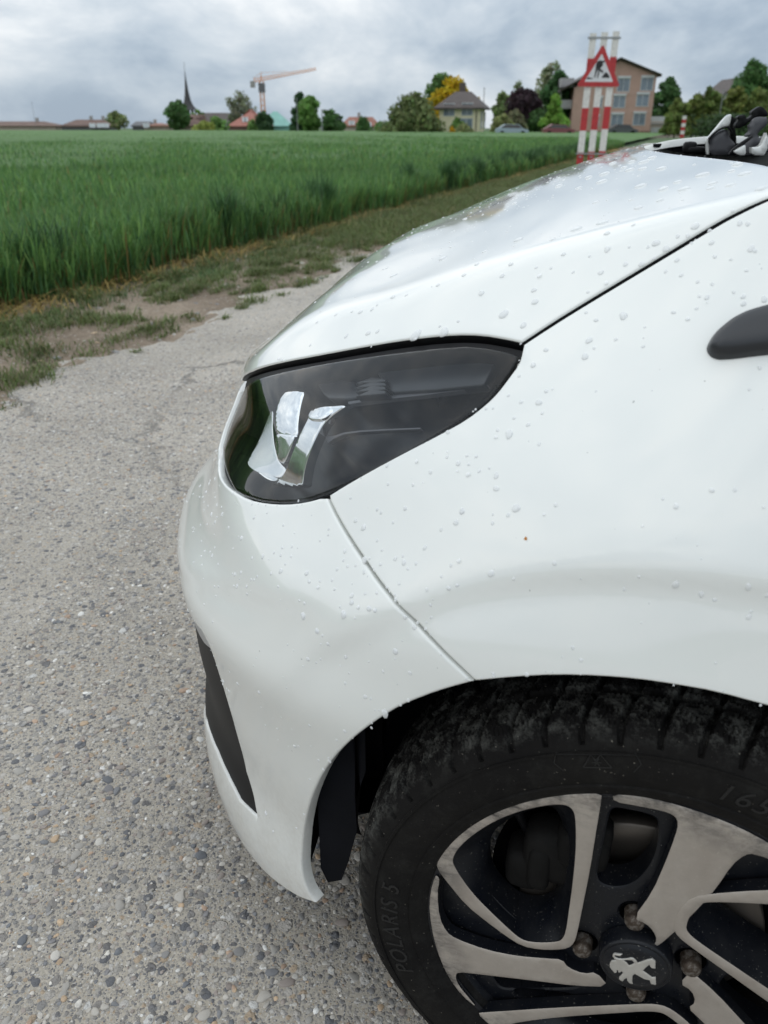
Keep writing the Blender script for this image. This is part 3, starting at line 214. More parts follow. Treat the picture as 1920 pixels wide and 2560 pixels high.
DROPS=[[0.1959, 0.7049, 0.7563, 0.0025], [0.2191, 0.7003, 0.745, 0.002], [0.1814, 0.7064, 0.7641, 0.0016], [0.1889, 0.703, 0.7629, 0.0013], [0.1869, 0.709, 0.7577, 0.0012], [0.1638, 0.7236, 0.7556, 0.0024], [0.1699, 0.7173, 0.7591, 0.0015], [0.163, 0.7308, 0.7476, 0.0027], [0.1778, 0.7162, 0.7555, 0.001], [0.2059, 0.697, 0.7581, 0.0008], [0.2572, 0.6891, 0.7261, 0.0014], [0.2337, 0.701, 0.7324, 0.0009], [0.2387, 0.7111, 0.7145, 0.002], [0.1889, 0.7332, 0.7267, 0.0024], [0.193, 0.7372, 0.718, 0.0028], [0.2051, 0.736, 0.7099, 0.0016], [0.1636, 0.7476, 0.7251, 0.0016], [0.286, 0.6929, 0.6901, 0.0023], [0.277, 0.7015, 0.6882, 0.003], [0.2651, 0.6985, 0.7052, 0.0016], [0.2611, 0.7021, 0.7045, 0.0012], [0.2937, 0.6763, 0.704, 0.0009], [0.2486, 0.7135, 0.7015, 0.0012], [0.3136, 0.6822, 0.6737, 0.0009], [0.3132, 0.686, 0.6696, 0.0013], [0.2619, 0.7162, 0.6842, 0.001], [0.3215, 0.6849, 0.6625, 0.0011], [0.3685, 0.6458, 0.6549, 0.001], [0.4122, 0.6079, 0.6409, 0.0019], [0.4265, 0.6116, 0.6175, 0.003], [0.4535, 0.5784, 0.6109, 0.0018], [0.3532, 0.6706, 0.6456, 0.0017], [0.3652, 0.664, 0.6397, 0.0018], [0.3748, 0.6612, 0.6318, 0.0012], [0.3655, 0.6688, 0.6341, 0.0018], [0.3525, 0.6776, 0.6386, 0.001], [0.3893, 0.6536, 0.6222, 0.0024], [0.3583, 0.679, 0.6306, 0.0015], [0.3628, 0.6804, 0.6232, 0.0027], [0.3315, 0.6997, 0.6352, 0.0028], [0.3749, 0.674, 0.6156, 0.002], [0.2989, 0.7141, 0.6507, 0.0018], [0.2884, 0.7175, 0.6567, 0.0009], [0.2804, 0.7209, 0.6602, 0.0014], [0.2934, 0.7116, 0.659, 0.0011], [0.2713, 0.7291, 0.6587, 0.0016], [0.2721, 0.7216, 0.6672, 0.0031], [0.2675, 0.7232, 0.6697, 0.0012], [0.2563, 0.7316, 0.6696, 0.0017], [0.2431, 0.7345, 0.6781, 0.0019], [0.2349, 0.7399, 0.6782, 0.0025], [0.224, 0.7448, 0.6811, 0.001], [0.231, 0.7447, 0.6752, 0.0012], [0.2565, 0.7239, 0.6794, 0.001], [0.2176, 0.7398, 0.6938, 0.002], [0.1942, 0.7566, 0.6889, 0.0015], [0.2014, 0.7591, 0.6794, 0.0015], [0.1947, 0.7656, 0.6729, 0.0021], [0.188, 0.7666, 0.6766, 0.0016], [0.1617, 0.7698, 0.6922, 0.003], [0.2373, 0.7495, 0.6631, 0.0012], [0.2128, 0.7611, 0.6668, 0.001], [0.2571, 0.746, 0.6499, 0.0015], [0.268, 0.7416, 0.6452, 0.0016], [0.281, 0.7368, 0.6389, 0.0023], [0.2803, 0.7404, 0.6342, 0.0023], [0.2876, 0.742, 0.6223, 0.0028], [0.2632, 0.7507, 0.6365, 0.0024], [0.2572, 0.7539, 0.6374, 0.0017], [0.2914, 0.7371, 0.6264, 0.0012], [0.3312, 0.7184, 0.6006, 0.0026], [0.3304, 0.7152, 0.6122, 0.0017], [0.3365, 0.7109, 0.6119, 0.0011], [0.3147, 0.7331, 0.5957, 0.0024], [0.3083, 0.7381, 0.5946, 0.0013], [0.3027, 0.7423, 0.5891, 0.0016], [0.2303, 0.7631, 0.6392, 0.0018], [0.2215, 0.7674, 0.6333, 0.0022], [0.2118, 0.7708, 0.6352, 0.0012], [0.2077, 0.7683, 0.6453, 0.0013], [0.2088, 0.7658, 0.6554, 0.0012], [0.2392, 0.7563, 0.6514, 0.0018], [0.2371, 0.7687, 0.608, 0.0026], [0.4295, 0.6314, 0.5845, 0.0024], [0.4196, 0.6387, 0.5921, 0.0021], [0.4082, 0.6557, 0.5866, 0.0019], [0.4235, 0.6433, 0.578, 0.0021], [0.4285, 0.639, 0.5755, 0.0013], [0.4551, 0.6178, 0.5591, 0.0016], [0.3937, 0.662, 0.6034, 0.0012], [0.3979, 0.6604, 0.5984, 0.0012], [0.4022, 0.657, 0.596, 0.0012], [0.4627, 0.5951, 0.5735, 0.0011], [0.4939, 0.5689, 0.5547, 0.0014], [0.5126, 0.5496, 0.5458, 0.0012], [0.478, 0.5741, 0.5711, 0.0021], [0.4756, 0.5696, 0.5792, 0.0014], [0.4959, 0.5528, 0.5638, 0.0012], [0.5097, 0.5281, 0.5628, 0.001], [0.4387, 0.6073, 0.6015, 0.0013], [0.5006, 0.5538, 0.5573, 0.0012], [0.4838, 0.5652, 0.5704, 0.0012], [0.5013, 0.5104, 0.5903, 0.0027], [0.4866, 0.5363, 0.5941, 0.0021], [0.4722, 0.5478, 0.6107, 0.0028], [0.5201, 0.4749, 0.5832, 0.0018], [0.5406, 0.4393, 0.5706, 0.0013], [0.5076, 0.5118, 0.5771, 0.0015], [0.5258, 0.4905, 0.5641, 0.0015], [0.5645, 0.3987, 0.5574, 0.0017], [0.4765, 0.5368, 0.6144, 0.0014], [0.546, 0.4052, 0.5814, 0.0024], [0.5471, 0.4151, 0.5735, 0.0024], [0.5807, 0.3569, 0.5541, 0.0023], [0.5446, 0.4043, 0.5848, 0.0019], [0.5516, 0.4161, 0.5663, 0.0019], [0.3028, 0.7183, 0.6415, 0.0009], [0.3155, 0.7126, 0.6358, 0.0009], [0.299, 0.725, 0.6366, 0.0011], [0.2479, 0.747, 0.6571, 0.0008], [0.2618, 0.7321, 0.6638, 0.0012], [0.3636, 0.6883, 0.6106, 0.0008], [0.4623, 0.6118, 0.5548, 0.0007], [0.5921, 0.3577, 0.5413, 0.0012], [0.0913, 0.613, 0.8975, 0.0027], [0.0729, 0.6163, 0.9052, 0.0023], [0.0737, 0.6543, 0.8711, 0.0038], [0.094, 0.6487, 0.8657, 0.0021], [0.1018, 0.6395, 0.8695, 0.0012], [0.033, 0.6436, 0.9019, 0.0019], [0.0439, 0.6363, 0.9032, 0.0012], [0.0099, 0.6411, 0.9161, 0.0019], [-0.0008, 0.6471, 0.915, 0.0012], [0.0119, 0.6312, 0.9251, 0.0023], [-0.0144, 0.6453, 0.9231, 0.0028], [-0.0071, 0.627, 0.9394, 0.0023], [-0.0123, 0.6296, 0.9393, 0.0021], [-0.0111, 0.6572, 0.9086, 0.001], [0.0216, 0.6526, 0.8987, 0.0012], [0.0152, 0.6645, 0.8893, 0.0022], [0.0206, 0.6621, 0.8895, 0.0015], [-0.0025, 0.667, 0.8942, 0.0012], [0.0382, 0.6659, 0.8775, 0.002], [0.0224, 0.6689, 0.8815, 0.0015], [-0.0091, 0.6752, 0.8876, 0.0022], [-0.0228, 0.6758, 0.8914, 0.0025], [0.0118, 0.6576, 0.8981, 0.0009], [0.1316, 0.654, 0.8412, 0.0024], [0.0987, 0.6612, 0.8522, 0.003], [0.0591, 0.6803, 0.8535, 0.001], [0.1012, 0.6716, 0.8415, 0.0033], [0.0947, 0.6684, 0.8477, 0.0012], [0.1432, 0.6092, 0.8711, 0.0033], [0.1448, 0.598, 0.8788, 0.0027], [0.169, 0.6056, 0.8589, 0.0046], [0.1515, 0.6248, 0.8542, 0.0032], [0.1913, 0.5718, 0.8701, 0.0034], [0.1737, 0.566, 0.885, 0.0027], [0.1441, 0.5774, 0.8947, 0.0017], [0.1317, 0.5858, 0.8958, 0.0009], [0.1007, 0.5939, 0.9077, 0.0015], [0.0869, 0.596, 0.914, 0.0031], [0.1218, 0.5785, 0.9067, 0.0024], [0.0612, 0.6224, 0.9064, 0.0025], [0.0521, 0.6226, 0.9113, 0.0012], [0.0353, 0.6152, 0.9275, 0.002], [0.0283, 0.6185, 0.9284, 0.0021], [0.0435, 0.6199, 0.9185, 0.0029], [0.0507, 0.612, 0.9215, 0.0036], [0.0228, 0.6144, 0.9353, 0.0036], [0.0592, 0.4707, 0.9433, 0.0026], [0.0396, 0.5214, 0.9469, 0.004], [0.0574, 0.5256, 0.9407, 0.005], [0.0875, 0.4127, 0.9362, 0.0034], [0.089, 0.5416, 0.9291, 0.0049], [0.0667, 0.582, 0.9324, 0.0019], [0.1101, 0.531, 0.9225, 0.005], [0.0872, 0.5779, 0.9247, 0.0028], [0.1623, 0.4824, 0.906, 0.0053], [0.1955, 0.4727, 0.8929, 0.0032], [0.131, 0.543, 0.9144, 0.0029], [0.2031, -0.0002, 0.8979, 0.01], [0.1778, 0.0852, 0.9079, 0.0037], [0.1176, 0.083, 0.9315, 0.0109], [0.125, -0.0279, 0.9289, 0.0061], [0.0798, 0.1184, 0.9448, 0.0075], [0.0621, 0.1459, 0.9506, 0.0074], [0.0709, 0.2372, 0.9463, 0.0068], [0.0966, 0.2192, 0.9377, 0.0041], [0.0907, -0.4013, 0.9354, 0.0108], [0.1273, -0.4317, 0.9211, 0.0079], [0.0361, 0.2037, 0.9581, 0.0084], [0.0245, 0.2353, 0.9612, 0.0049], [0.0379, 0.1433, 0.9584, 0.0044], [0.0432, 0.3986, 0.9515, 0.0058], [0.0297, 0.466, 0.9531, 0.0065], [0.015, 0.4479, 0.9583, 0.0044], [0.0163, 0.5007, 0.9554, 0.0052], [-0.0071, 0.4472, 0.9647, 0.0067], [-0.0048, 0.5127, 0.9611, 0.0041], [0.0004, 0.5347, 0.9583, 0.004], [-0.0135, 0.5443, 0.9617, 0.0044], [-0.0399, 0.4345, 0.9736, 0.0057], [-0.0316, 0.5066, 0.9687, 0.0052], [-0.0256, 0.5956, 0.962, 0.0047], [-0.028, 0.4697, 0.9694, 0.0043], [0.0408, 0.0033, 0.9582, 0.0066], [0.011, 0.297, 0.9639, 0.0065], [0.0013, 0.1199, 0.9693, 0.0076], [0.0142, 0.1485, 0.9654, 0.0074], [0.0231, 0.0903, 0.9633, 0.0062], [0.0203, -0.282, 0.9615, 0.0081], [0.0026, -0.2574, 0.967, 0.0099], [0.0379, -0.3201, 0.9553, 0.0124], [0.2462, 0.3869, 0.873, 0.0047], [0.2537, 0.0089, 0.8782, 0.004], [0.0358, 0.6321, 0.9115, 0.0021], [0.0565, 0.6119, 0.9183, 0.0011], [0.0705, 0.604, 0.917, 0.0011], [0.1009, 0.6238, 0.8832, 0.0016], [0.1134, 0.6003, 0.8952, 0.0009], [0.2107, 0.536, 0.8797, 0.0026], [0.1669, 0.5575, 0.8941, 0.0029], [0.1996, 0.5261, 0.8886, 0.003], [0.2361, 0.5279, 0.8683, 0.0024], [0.2274, 0.5811, 0.8407, 0.0011], [0.21, 0.588, 0.8469, 0.0011], [0.3045, 0.3738, 0.8504, 0.0041], [0.2435, 0.321, 0.8769, 0.0028], [0.247, 0.3889, 0.8726, 0.0052], [0.3336, 0.4731, 0.8281, 0.002], [0.3218, 0.4859, 0.8307, 0.0033], [0.3074, 0.4959, 0.8361, 0.0024], [0.3557, 0.4547, 0.8205, 0.0023], [0.3812, 0.4411, 0.8083, 0.0023], [0.3047, 0.5302, 0.8194, 0.0035], [0.294, 0.5372, 0.8231, 0.0024], [0.332, 0.5101, 0.8106, 0.0026], [0.3797, 0.4782, 0.7913, 0.002], [0.2848, 0.4981, 0.8499, 0.0032], [0.2693, 0.5113, 0.8546, 0.0019], [0.2503, 0.5746, 0.8299, 0.0058], [0.2225, 0.5902, 0.8375, 0.0066], [0.3025, 0.4941, 0.8403, 0.0019], [0.2273, 0.5811, 0.8407, 0.0013], [0.2103, 0.5872, 0.8473, 0.0011], [0.3006, 0.5589, 0.8051, 0.0034], [0.2834, 0.5717, 0.8092, 0.0014], [0.2692, 0.5924, 0.805, 0.0038], [0.2377, 0.613, 0.8112, 0.0037], [0.2822, 0.5785, 0.8055, 0.0014], [0.2692, 0.5922, 0.8051, 0.0038], [0.2378, 0.6137, 0.8106, 0.0037], [0.2472, 0.6136, 0.8045, 0.0022], [0.4013, 0.5056, 0.757, 0.002], [0.2117, 0.6445, 0.803, 0.0021], [0.2814, 0.645, 0.7538, 0.0016], [0.1518, 0.6646, 0.821, 0.0014], [0.1411, 0.6612, 0.8299, 0.0029], [0.1295, 0.6841, 0.8153, 0.002], [0.1346, 0.6897, 0.8073, 0.003], [0.1486, 0.6842, 0.8051, 0.0018], [0.1592, 0.6754, 0.8073, 0.001], [0.1709, 0.6793, 0.7971, 0.0015], [0.1768, 0.6772, 0.7957, 0.0017], [0.1532, 0.693, 0.7941, 0.0015], [0.1417, 0.7013, 0.7921, 0.0018], [0.1322, 0.7161, 0.7818, 0.0014], [0.1315, 0.6977, 0.8012, 0.0008], [0.1561, 0.702, 0.7835, 0.0036], [0.1656, 0.696, 0.7841, 0.0015], [0.1462, 0.7458, 0.7388, 0.0036], [0.152, 0.7475, 0.733, 0.0017], [0.1889, 0.7332, 0.7266, 0.0028], [0.2653, 0.6984, 0.7051, 0.0016], [0.2387, 0.7111, 0.7144, 0.0019], [0.2939, 0.6762, 0.7038, 0.0009], [0.0292, 0.792, 0.709, 0.0028], [-0.0184, 0.7961, 0.7145, 0.0025], [0.0111, 0.7939, 0.7042, 0.0023], [0.0017, 0.7952, 0.7013, 0.0017], [-0.0319, 0.7969, 0.7093, 0.0016], [-0.0223, 0.7994, 0.6923, 0.0021], [0.0636, 0.7883, 0.6993, 0.0015], [0.0961, 0.7986, 0.6504, 0.0011], [0.1943, 0.7658, 0.6726, 0.0016], [0.1877, 0.7666, 0.6769, 0.0011], [0.2803, 0.7404, 0.6341, 0.0026], [0.2872, 0.7423, 0.6223, 0.0039], [0.3313, 0.7184, 0.6004, 0.0036], [0.3146, 0.7332, 0.5956, 0.0028], [0.2373, 0.7686, 0.6081, 0.0026], [0.3025, 0.7423, 0.5892, 0.0016], [0.4115, 0.6487, 0.2658, 0.0031], [0.3061, 0.7373, 0.4465, 0.0021], [0.3153, 0.7293, 0.4269, 0.0019], [0.3347, 0.7145, 0.3963, 0.0013], [0.3624, 0.6852, 0.29, 0.0017], [0.4001, 0.6597, 0.25, 0.0018], [0.2451, 0.7733, 0.5445, 0.0036], [0.2629, 0.7509, 0.6365, 0.0026], [0.2573, 0.7539, 0.6373, 0.0021], [0.3486, 0.6974, 0.3269, 0.0012], [0.3203, 0.7284, 0.4375, 0.0013], [0.2955, 0.75, 0.4862, 0.0012]]
ORG=[0.3765, 1.2689, 0.0]
PHI=-0.17453292519943295
WHC={'C': [0.0, 0.782, 0.2855], 'psi': -0.29871752093392057}
class Spl:
    def __init__(s,x,y):
        x=np.array(x,float);y=np.array(y,float);n=len(x);h=np.diff(x)
        A=np.zeros((n,n));b=np.zeros(n);A[0,0]=A[-1,-1]=1
        for i in range(1,n-1):
            A[i,i-1]=h[i-1];A[i,i]=2*(h[i-1]+h[i]);A[i,i+1]=h[i];b[i]=6*((y[i+1]-y[i])/h[i]-(y[i]-y[i-1])/h[i-1])
        s.m=np.linalg.solve(A,b);s.x=x;s.y=y;s.h=h
    def __call__(s,t):
        t=np.asarray(t,float);tc=np.clip(t,s.x[0],s.x[-1]);i=np.clip(np.searchsorted(s.x,tc)-1,0,len(s.x)-2)
        h=s.h[i];a=(s.x[i+1]-tc)/h;b=(tc-s.x[i])/h
        v=a*s.y[i]+b*s.y[i+1]+((a**3-a)*s.m[i]+(b**3-b)*s.m[i+1])*h*h/6
        sl0=(s.y[1]-s.y[0])/s.h[0]-s.h[0]/6*(2*s.m[0]+s.m[1]); sl1=(s.y[-1]-s.y[-2])/s.h[-1]+s.h[-1]/6*(s.m[-2]+2*s.m[-1])
        return v+np.where(t<s.x[0],(t-s.x[0])*sl0,0)+np.where(t>s.x[-1],(t-s.x[-1])*sl1,0)
def sstep(a,b,x):
    t=np.clip((x-a)/(b-a),0,1); return t*t*(3-2*t)
U0=-.05
class Body:
    """car body skin as an implicit surface in car axes: u forward from the front axle, w to the left, z up"""
    def __init__(s,D):
        s.U=Spl(D['ZK'],D['U']);s.W=Spl(D['ZK'],D['W']);s.H=Spl(D['UK'],D['H']);s.n=Spl(D['NK'],D['N'])
        s.c2,s.c4,s.k=D['C'];s.wp=np.array(D['WP']);s.wa=np.array(D['WA'])
    def F(s,P):
        u,w,z=P[...,0],np.abs(P[...,1]),P[...,2]
        U=np.maximum(s.U(z),.1);W=np.maximum(s.W(z),.1)
        n=np.clip(s.n(np.clip(z,.1,.95)),1.4,4)
        a=np.maximum(w/W,1e-6);b=np.maximum((u-U0)/(U-U0),1e-6)
        g=(a**n+b**n)**(1/n)
        ga=(a/g)**(n-1)/W; gb=(b/g)**(n-1)/(U-U0)
        side=(g-1)/np.sqrt(ga**2+gb**2)
        q=w/.7
        top=(z-(s.H(u)-s.c2*q**2-s.c4*q**4))*.93
        hh=np.maximum(s.k-np.abs(side-top),0)/s.k
        f=np.maximum(side,top)+hh*hh*s.k*.25
        # wheel arch flare with a soft ridge
        uu,zz=u,z-.30
        R=np.hypot(uu,zz);th=np.degrees(np.arctan2(zz,uu))
        e=R-.425
        out=np.exp(-(np.maximum(e,0)/.06)**1.4)
        d=np.maximum(-e,0)
        inn=1-.62*sstep(0,.026,d)-.38*sstep(.02,.085,d)
        prof=np.where(e>0,out,inn)
        f=f-.0115*prof*sstep(15,62,th)*sstep(.45,.6,w)
        # fold line running round the bumper corner
        sr=z-(.519+.43*(.558-u)); d=np.maximum(-sr,0)
        pr=np.where(sr>0,np.exp(-(np.maximum(sr,0)/.055)**1.25),1-.6*sstep(0,.012,d)-.4*sstep(.010,.10,d))
        f=f-.0058*pr*sstep(.27,.40,u)
        for p,a_ in zip(s.wp,s.wa):
            d2=(u-p[0])**2+(w-p[1])**2+(z-p[2])**2
            f=f-a_*np.exp(-d2/(2*.085**2))
        return f
    def grad(s,P,h=1e-3):
        g=np.stack([(s.F(P+np.eye(3)[i]*h)-s.F(P-np.eye(3)[i]*h)) for i in range(3)],-1)
        return g/np.linalg.norm(g,axis=-1,keepdims=True)
    def shoot(s,O,d,r0=.05,r1=1.4):
        N=70;t=np.linspace(r0,r1,N);a=np.full(len(d),r0);b=np.full(len(d),r1)
        f=np.stack([s.F(O+d*tt) for tt in t],1);pos=f>0
        i=np.where(pos.any(1),pos.argmax(1),N-1);i=np.maximum(i,1)
        a=t[i-1].copy();b=t[i].copy()
        for _ in range(24):
            m=(a+b)/2;fm=s.F(O+d*m[:,None]);a=np.where(fm<0,m,a);b=np.where(fm<0,b,m)
        return O+d*((a+b)/2)[:,None]
# ------------------------------------------------------------------ the car's skin
B=Body(BODY)
O_=np.array([-.10,.15,.50]); cdir=np.array([.5,.72,.42]); cdir/=np.linalg.norm(cdir)
e1=np.cross([0,0,1.],cdir); e1/=np.linalg.norm(e1); e2=np.cross(cdir,e1)
def to_st(P):
    d=np.asarray(P,float)-O_; d/=np.linalg.norm(d,axis=1)[:,None]; k=2/(1+d@cdir); return np.stack([k*(d@e1),k*(d@e2)],1)
def from_st(S):
    q=(S**2).sum(1); return (4*S[:,:1]*e1+4*S[:,1:]*e2+(4-q)[:,None]*cdir)/(4+q)[:,None]
def skin(S): return B.shoot(O_,from_st(S))
def catmull(P,closed=False,n=8,corner=50):
    """densify a 3D polyline with a spline that keeps sharp corners"""
    return P
def resample(P,h,closed=True):
    P=np.asarray(P,float); Q=np.vstack([P,P[:1]]) if closed else P
    o=[]
    for a,b in zip(Q[:-1],Q[1:]):
        m=max(1,int(round(np.linalg.norm(b-a)/h))); o.append(a+(b-a)*np.arange(m)[:,None]/m)
    if not closed: o.append(Q[-1:])
    return np.vstack(o)
def smoothline(P,it=2):
    """Chaikin on an open polyline, ends kept"""
    P=np.asarray(P,float)
    for _ in range(it):
        q=[P[:1]]
        for a,b in zip(P[:-1],P[1:]): q+= [(.75*a+.25*b)[None],(.25*a+.75*b)[None]]
        q.append(P[-1:]); P=np.vstack(q)
    return P
def inside(S,poly):
    x,y=S[:,0],S[:,1]; r=np.zeros(len(S),bool)
    for (x0,y0),(x1,y1) in zip(poly,np.roll(poly,-1,0)):
        if y0==y1: continue
        c=((y0>y)!=(y1>y)); r^= c&(x<(x1-x0)*(y-y0)/(y1-y0)+x0)
    return r
def seg_dist(S,poly,chunk=4000):
    A=poly;Bq=np.roll(poly,-1,0);d=Bq-A;l=(d**2).sum(1)+1e-12;o=np.empty(len(S))
    for i in range(0,len(S),chunk):
        p=S[i:i+chunk,None,:]-A[None]; t=np.clip((p*d).sum(-1)/l,0,1); o[i:i+chunk]=np.sqrt((((p-t[...,None]*d))**2).sum(-1).min(1))
    return o
def area2(p): x,y=p.T; return .5*np.sum(x*np.roll(y,-1)-np.roll(x,-1)*y)
def normals2(p):
    t1=p-np.roll(p,1,0); t2=np.roll(p,-1,0)-p
    t1/=np.linalg.norm(t1,axis=1)[:,None]+1e-12; t2/=np.linalg.norm(t2,axis=1)[:,None]+1e-12
    n=np.stack([-(t1+t2)[:,1],(t1+t2)[:,0]],1); n/=np.linalg.norm(n,axis=1)[:,None]+1e-9
    c=np.clip((n*np.stack([-t1[:,1],t1[:,0]],1)).sum(1),.45,1); return n/c[:,None]      # left of travel = inside for ccw
def triangulate(loops,rings,inner):
    """loops: constraint loops; rings+inner: free points. returns pts, tris"""
    pts=[];edges=[];n=0
    for lp in loops:
        m=len(lp); pts.append(lp); edges+= [(n+i,n+(i+1)%m) for i in range(m)]; n+=m
    fr=np.vstack([x for x in rings+[inner] if len(x)]) if any(len(x) for x in rings+[inner]) else np.zeros((0,2))
    pts=np.vstack(pts+[fr]); sc=1.0
    r=delaunay_2d_cdt([Vector(map(float,p)) for p in pts],edges,[],0,1e-7)
    V=np.array([tuple(v) for v in r[0]]); T=np.array([f for f in r[2]],int)
    T=T[:,:3]
    C=V[T].mean(1); k=inside(C,loops[0])
    for h in loops[1:]: k&=~inside(C,h)
    T=T[k]
    a=V[T]; s=(a[:,1,0]-a[:,0,0])*(a[:,2,1]-a[:,0,1])-(a[:,2,0]-a[:,0,0])*(a[:,1,1]-a[:,0,1])
    T[s<0]=T[s<0][:,::-1]; T=T[np.abs(s)>1e-14]
    return V,T
def panel(name,poly,parent,mat,holes=(),h=.0075,shrink=.0,roll=.0025,flange=.012,off=0.,bulge=None,flmat=None,mirror=False,smooth=True,keepmid=False,hb=None,flat=False,relax=0,const=False):
    hb=hb or min(h*.7,.006)
    loops=[]
    def mk(p,hole):
        p=np.asarray(p,float); S=to_st(p); d=np.linalg.norm(np.roll(p,-1,0)-p,axis=1).sum(); ds=np.linalg.norm(np.roll(S,-1,0)-S,axis=1).sum()
        sc=ds/d
        S=to_st(resample(p,hb)); 
        if area2(S)<0: S=S[::-1]
        if hole: S=S[::-1]
        return S,sc
    rings=[];sc0=None
    for i,p in enumerate([poly,*holes]):
        S,sc=mk(p,i>0); sc0=sc0 or sc
        nn=normals2(S)
        if shrink: 
            P3=skin(S) if keepmid else None
            mv=np.full(len(S),shrink)
            if keepmid: mv[np.abs(P3[:,1])<.006]=0
            S=S+nn*(mv*sc)[:,None]
        loops.append(S)
        if roll and not flat:
            for f in (.3,.65,1.1): rings.append((S+nn*(roll*f*sc),f*roll*sc))
    lo=loops[0].min(0);hi=loops[0].max(0);st=h*sc0
    nx=int((hi[0]-lo[0])/st)+2;ny=int((hi[1]-lo[1])/(st*.866))+2
    gx,gy=np.meshgrid(np.arange(nx),np.arange(ny)); G=np.stack([lo[0]+(gx+.5*(gy%2))*st,lo[1]+gy*st*.866],-1).reshape(-1,2)
    k=inside(G,loops[0])
    for q in loops[1:]: k&=~inside(G,q)
    G=G[k]
    allp=np.full(len(G),1e9)
    for q in loops: allp=np.minimum(allp,seg_dist(G,q))
    G=G[allp>max(roll*1.1*sc0+st*.45,st*.4)]
    RR=[]
    for r,e in rings:
        kk=inside(r,loops[0])
        dd=np.full(len(r),1e9)
        for q in loops: dd=np.minimum(dd,seg_dist(r,q))
        for q in loops[1:]: kk&=~inside(r,q)
        RR.append(r[kk&(dd>e*.82)])
    V,T=triangulate(loops,RR,G)
    P=skin(V); nrm=B.grad(P)
    e=np.full(len(V),1e9)
    for q in loops: e=np.minimum(e,seg_dist(V,q))
    e/=sc0
    dsp=np.full(len(V),off)
    mid=(np.abs(P[:,1])<.004) if keepmid else np.zeros(len(V),bool)
    if roll:
        x=np.clip(1-e/roll,0,1); rl=roll*(1-np.sqrt(np.maximum(1-x*x,0)))*.9
        rl[mid]=0; dsp=dsp+rl
    if bulge:
        z=P[:,2]; z0,z1=z.min(),z.max(); tt=(z-(z0+z1)/2)/max((z1-z0)/2,1e-6); 
        t01=(tt+1)/2
        dsp=dsp+(bulge[1]*t01**bulge[2] if bulge[0]=='lean' else bulge[1]*(1-(1-t01)**2) if bulge[0]=='dish' else bulge[1]*(1-t01) if bulge[0]=='tuck' else -bulge[1]*(1-tt*tt))
    P=P-(nrm.mean(0)/np.linalg.norm(nrm.mean(0)) if const else nrm)*dsp[:,None]
    if relax:
        E=np.vstack([T[:,[0,1]],T[:,[1,2]],T[:,[2,0]]]); E=np.vstack([E,E[:,::-1]]); cnt=np.bincount(E[:,0],minlength=len(P)).astype(float)[:,None]; fix=(e<1e-4)|mid
        for _ in range(relax):
            A_=np.zeros_like(P); np.add.at(A_,E[:,0],P[E[:,1]]); A_/=np.maximum(cnt,1); A_[fix]=P[fix]; P=P+.6*(A_-P)
    # return flange
    ed={}
    for a,b,c in T:
        for u,v in ((a,b),(b,c),(c,a)): ed[(u,v)]=1
    bd=[(u,v) for (u,v) in ed if (v,u) not in ed and not (mid[u] and mid[v])]
    fv=sorted({u for q in bd for u in q}); ix={u:len(P)+i for i,u in enumerate(fv)}
    FT=T
    if flange and fv:
        fva=np.array(fv); P=np.vstack([P,P[fva]-nrm[fva]*flange])
        Fl=[];
        for u,v in bd: Fl+=[(u,ix[u],ix[v]),(u,ix[v],v)]
        FT=np.vstack([T,np.array(Fl)])
    if keepmid: P[:len(V)][mid,1]=0
    # orient outward
    a,b,c=P[T[:200,0]],P[T[:200,1]],P[T[:200,2]]
    if np.sum(np.cross(b-a,c-a)*nrm[T[:200,0]])<0: FT=FT[:,::-1]
    if mirror:
        P2=P*np.array([1,-1,1]); n=len(P); F2=FT[:,::-1]+n
        if keepmid:
            mp=np.arange(2*n); mi=np.where(np.abs(P[:,1])<1e-9)[0]; mp[mi+n]=mi; F2=mp[F2]
        P=np.vstack([P,P2]); FT=np.vstack([FT,F2])
    o=mesh(name,P,FT,mat,parent,smooth)
    if flmat is not None:
        o.data.materials.append(flmat); mi=np.zeros(len(FT),np.int32); nt_,nf_=len(T),(len(FT)//(2 if mirror else 1)); mi[nt_:nf_]=1
        if mirror: mi[nf_+nt_:]=1
        o.data.polygons.foreach_set('material_index',mi)
    if smooth:
        try: o.data.set_sharp_from_angle(angle=R(50))
        except Exception: pass
    return o
def mirrored(o,name=None,parent=None):
    V=np.empty(len(o.data.vertices)*3,np.float32); o.data.vertices.foreach_get('co',V); V=V.reshape(-1,3)*np.array([1,-1,1])
    T=np.empty(len(o.data.loops),np.int32); o.data.loops.foreach_get('vertex_index',T); T=T.reshape(-1,3)[:,::-1].copy()
    return mesh(name or o.name.split('.')[0],V,T,o.data.materials[0] if o.data.materials else None,parent or o.parent,True)
c_={k:np.array(v) for k,v in CRV.items()}
CAR=empty('parked_car',(ORG[0],ORG[1],0),math.atan2(-math.sin(PHI),-math.cos(PHI)))
tag(CAR,'white small car with rain drops on its bonnet, parked on the pebbled road','car')
gh,hl,bl,gb,lf,ar,lo,rl,rr,eu=[c_[k] for k in ('gap_hood','hood_low','bump_lamp','gap_bf','lamp_fender','arch','lip_out','rec_left','rec_right','edge_up')]
gh=smoothline(gh);gb=smoothline(gb,1);lf=smoothline(lf,1);ar=smoothline(ar,1);hl=smoothline(hl,1);bl=smoothline(bl,1)
corner=hl[0]
hr=[(-.018,0,.975),(-.022,.141,.975),(-.030,.24,.976),(-.043,.36,.977),(-.053,.45,.977),(-.058,.52,.975),(-.060,.58,.972),(-.058,.605,.968),(-.052,.616,.963)]
midtop=[(.575,.10,.664),(.58,0,.660),(.5,0,.74),(.4,0,.8),(.3,0,.84),(.2,0,.90),(.1,0,.94),(.04,0,.96)]
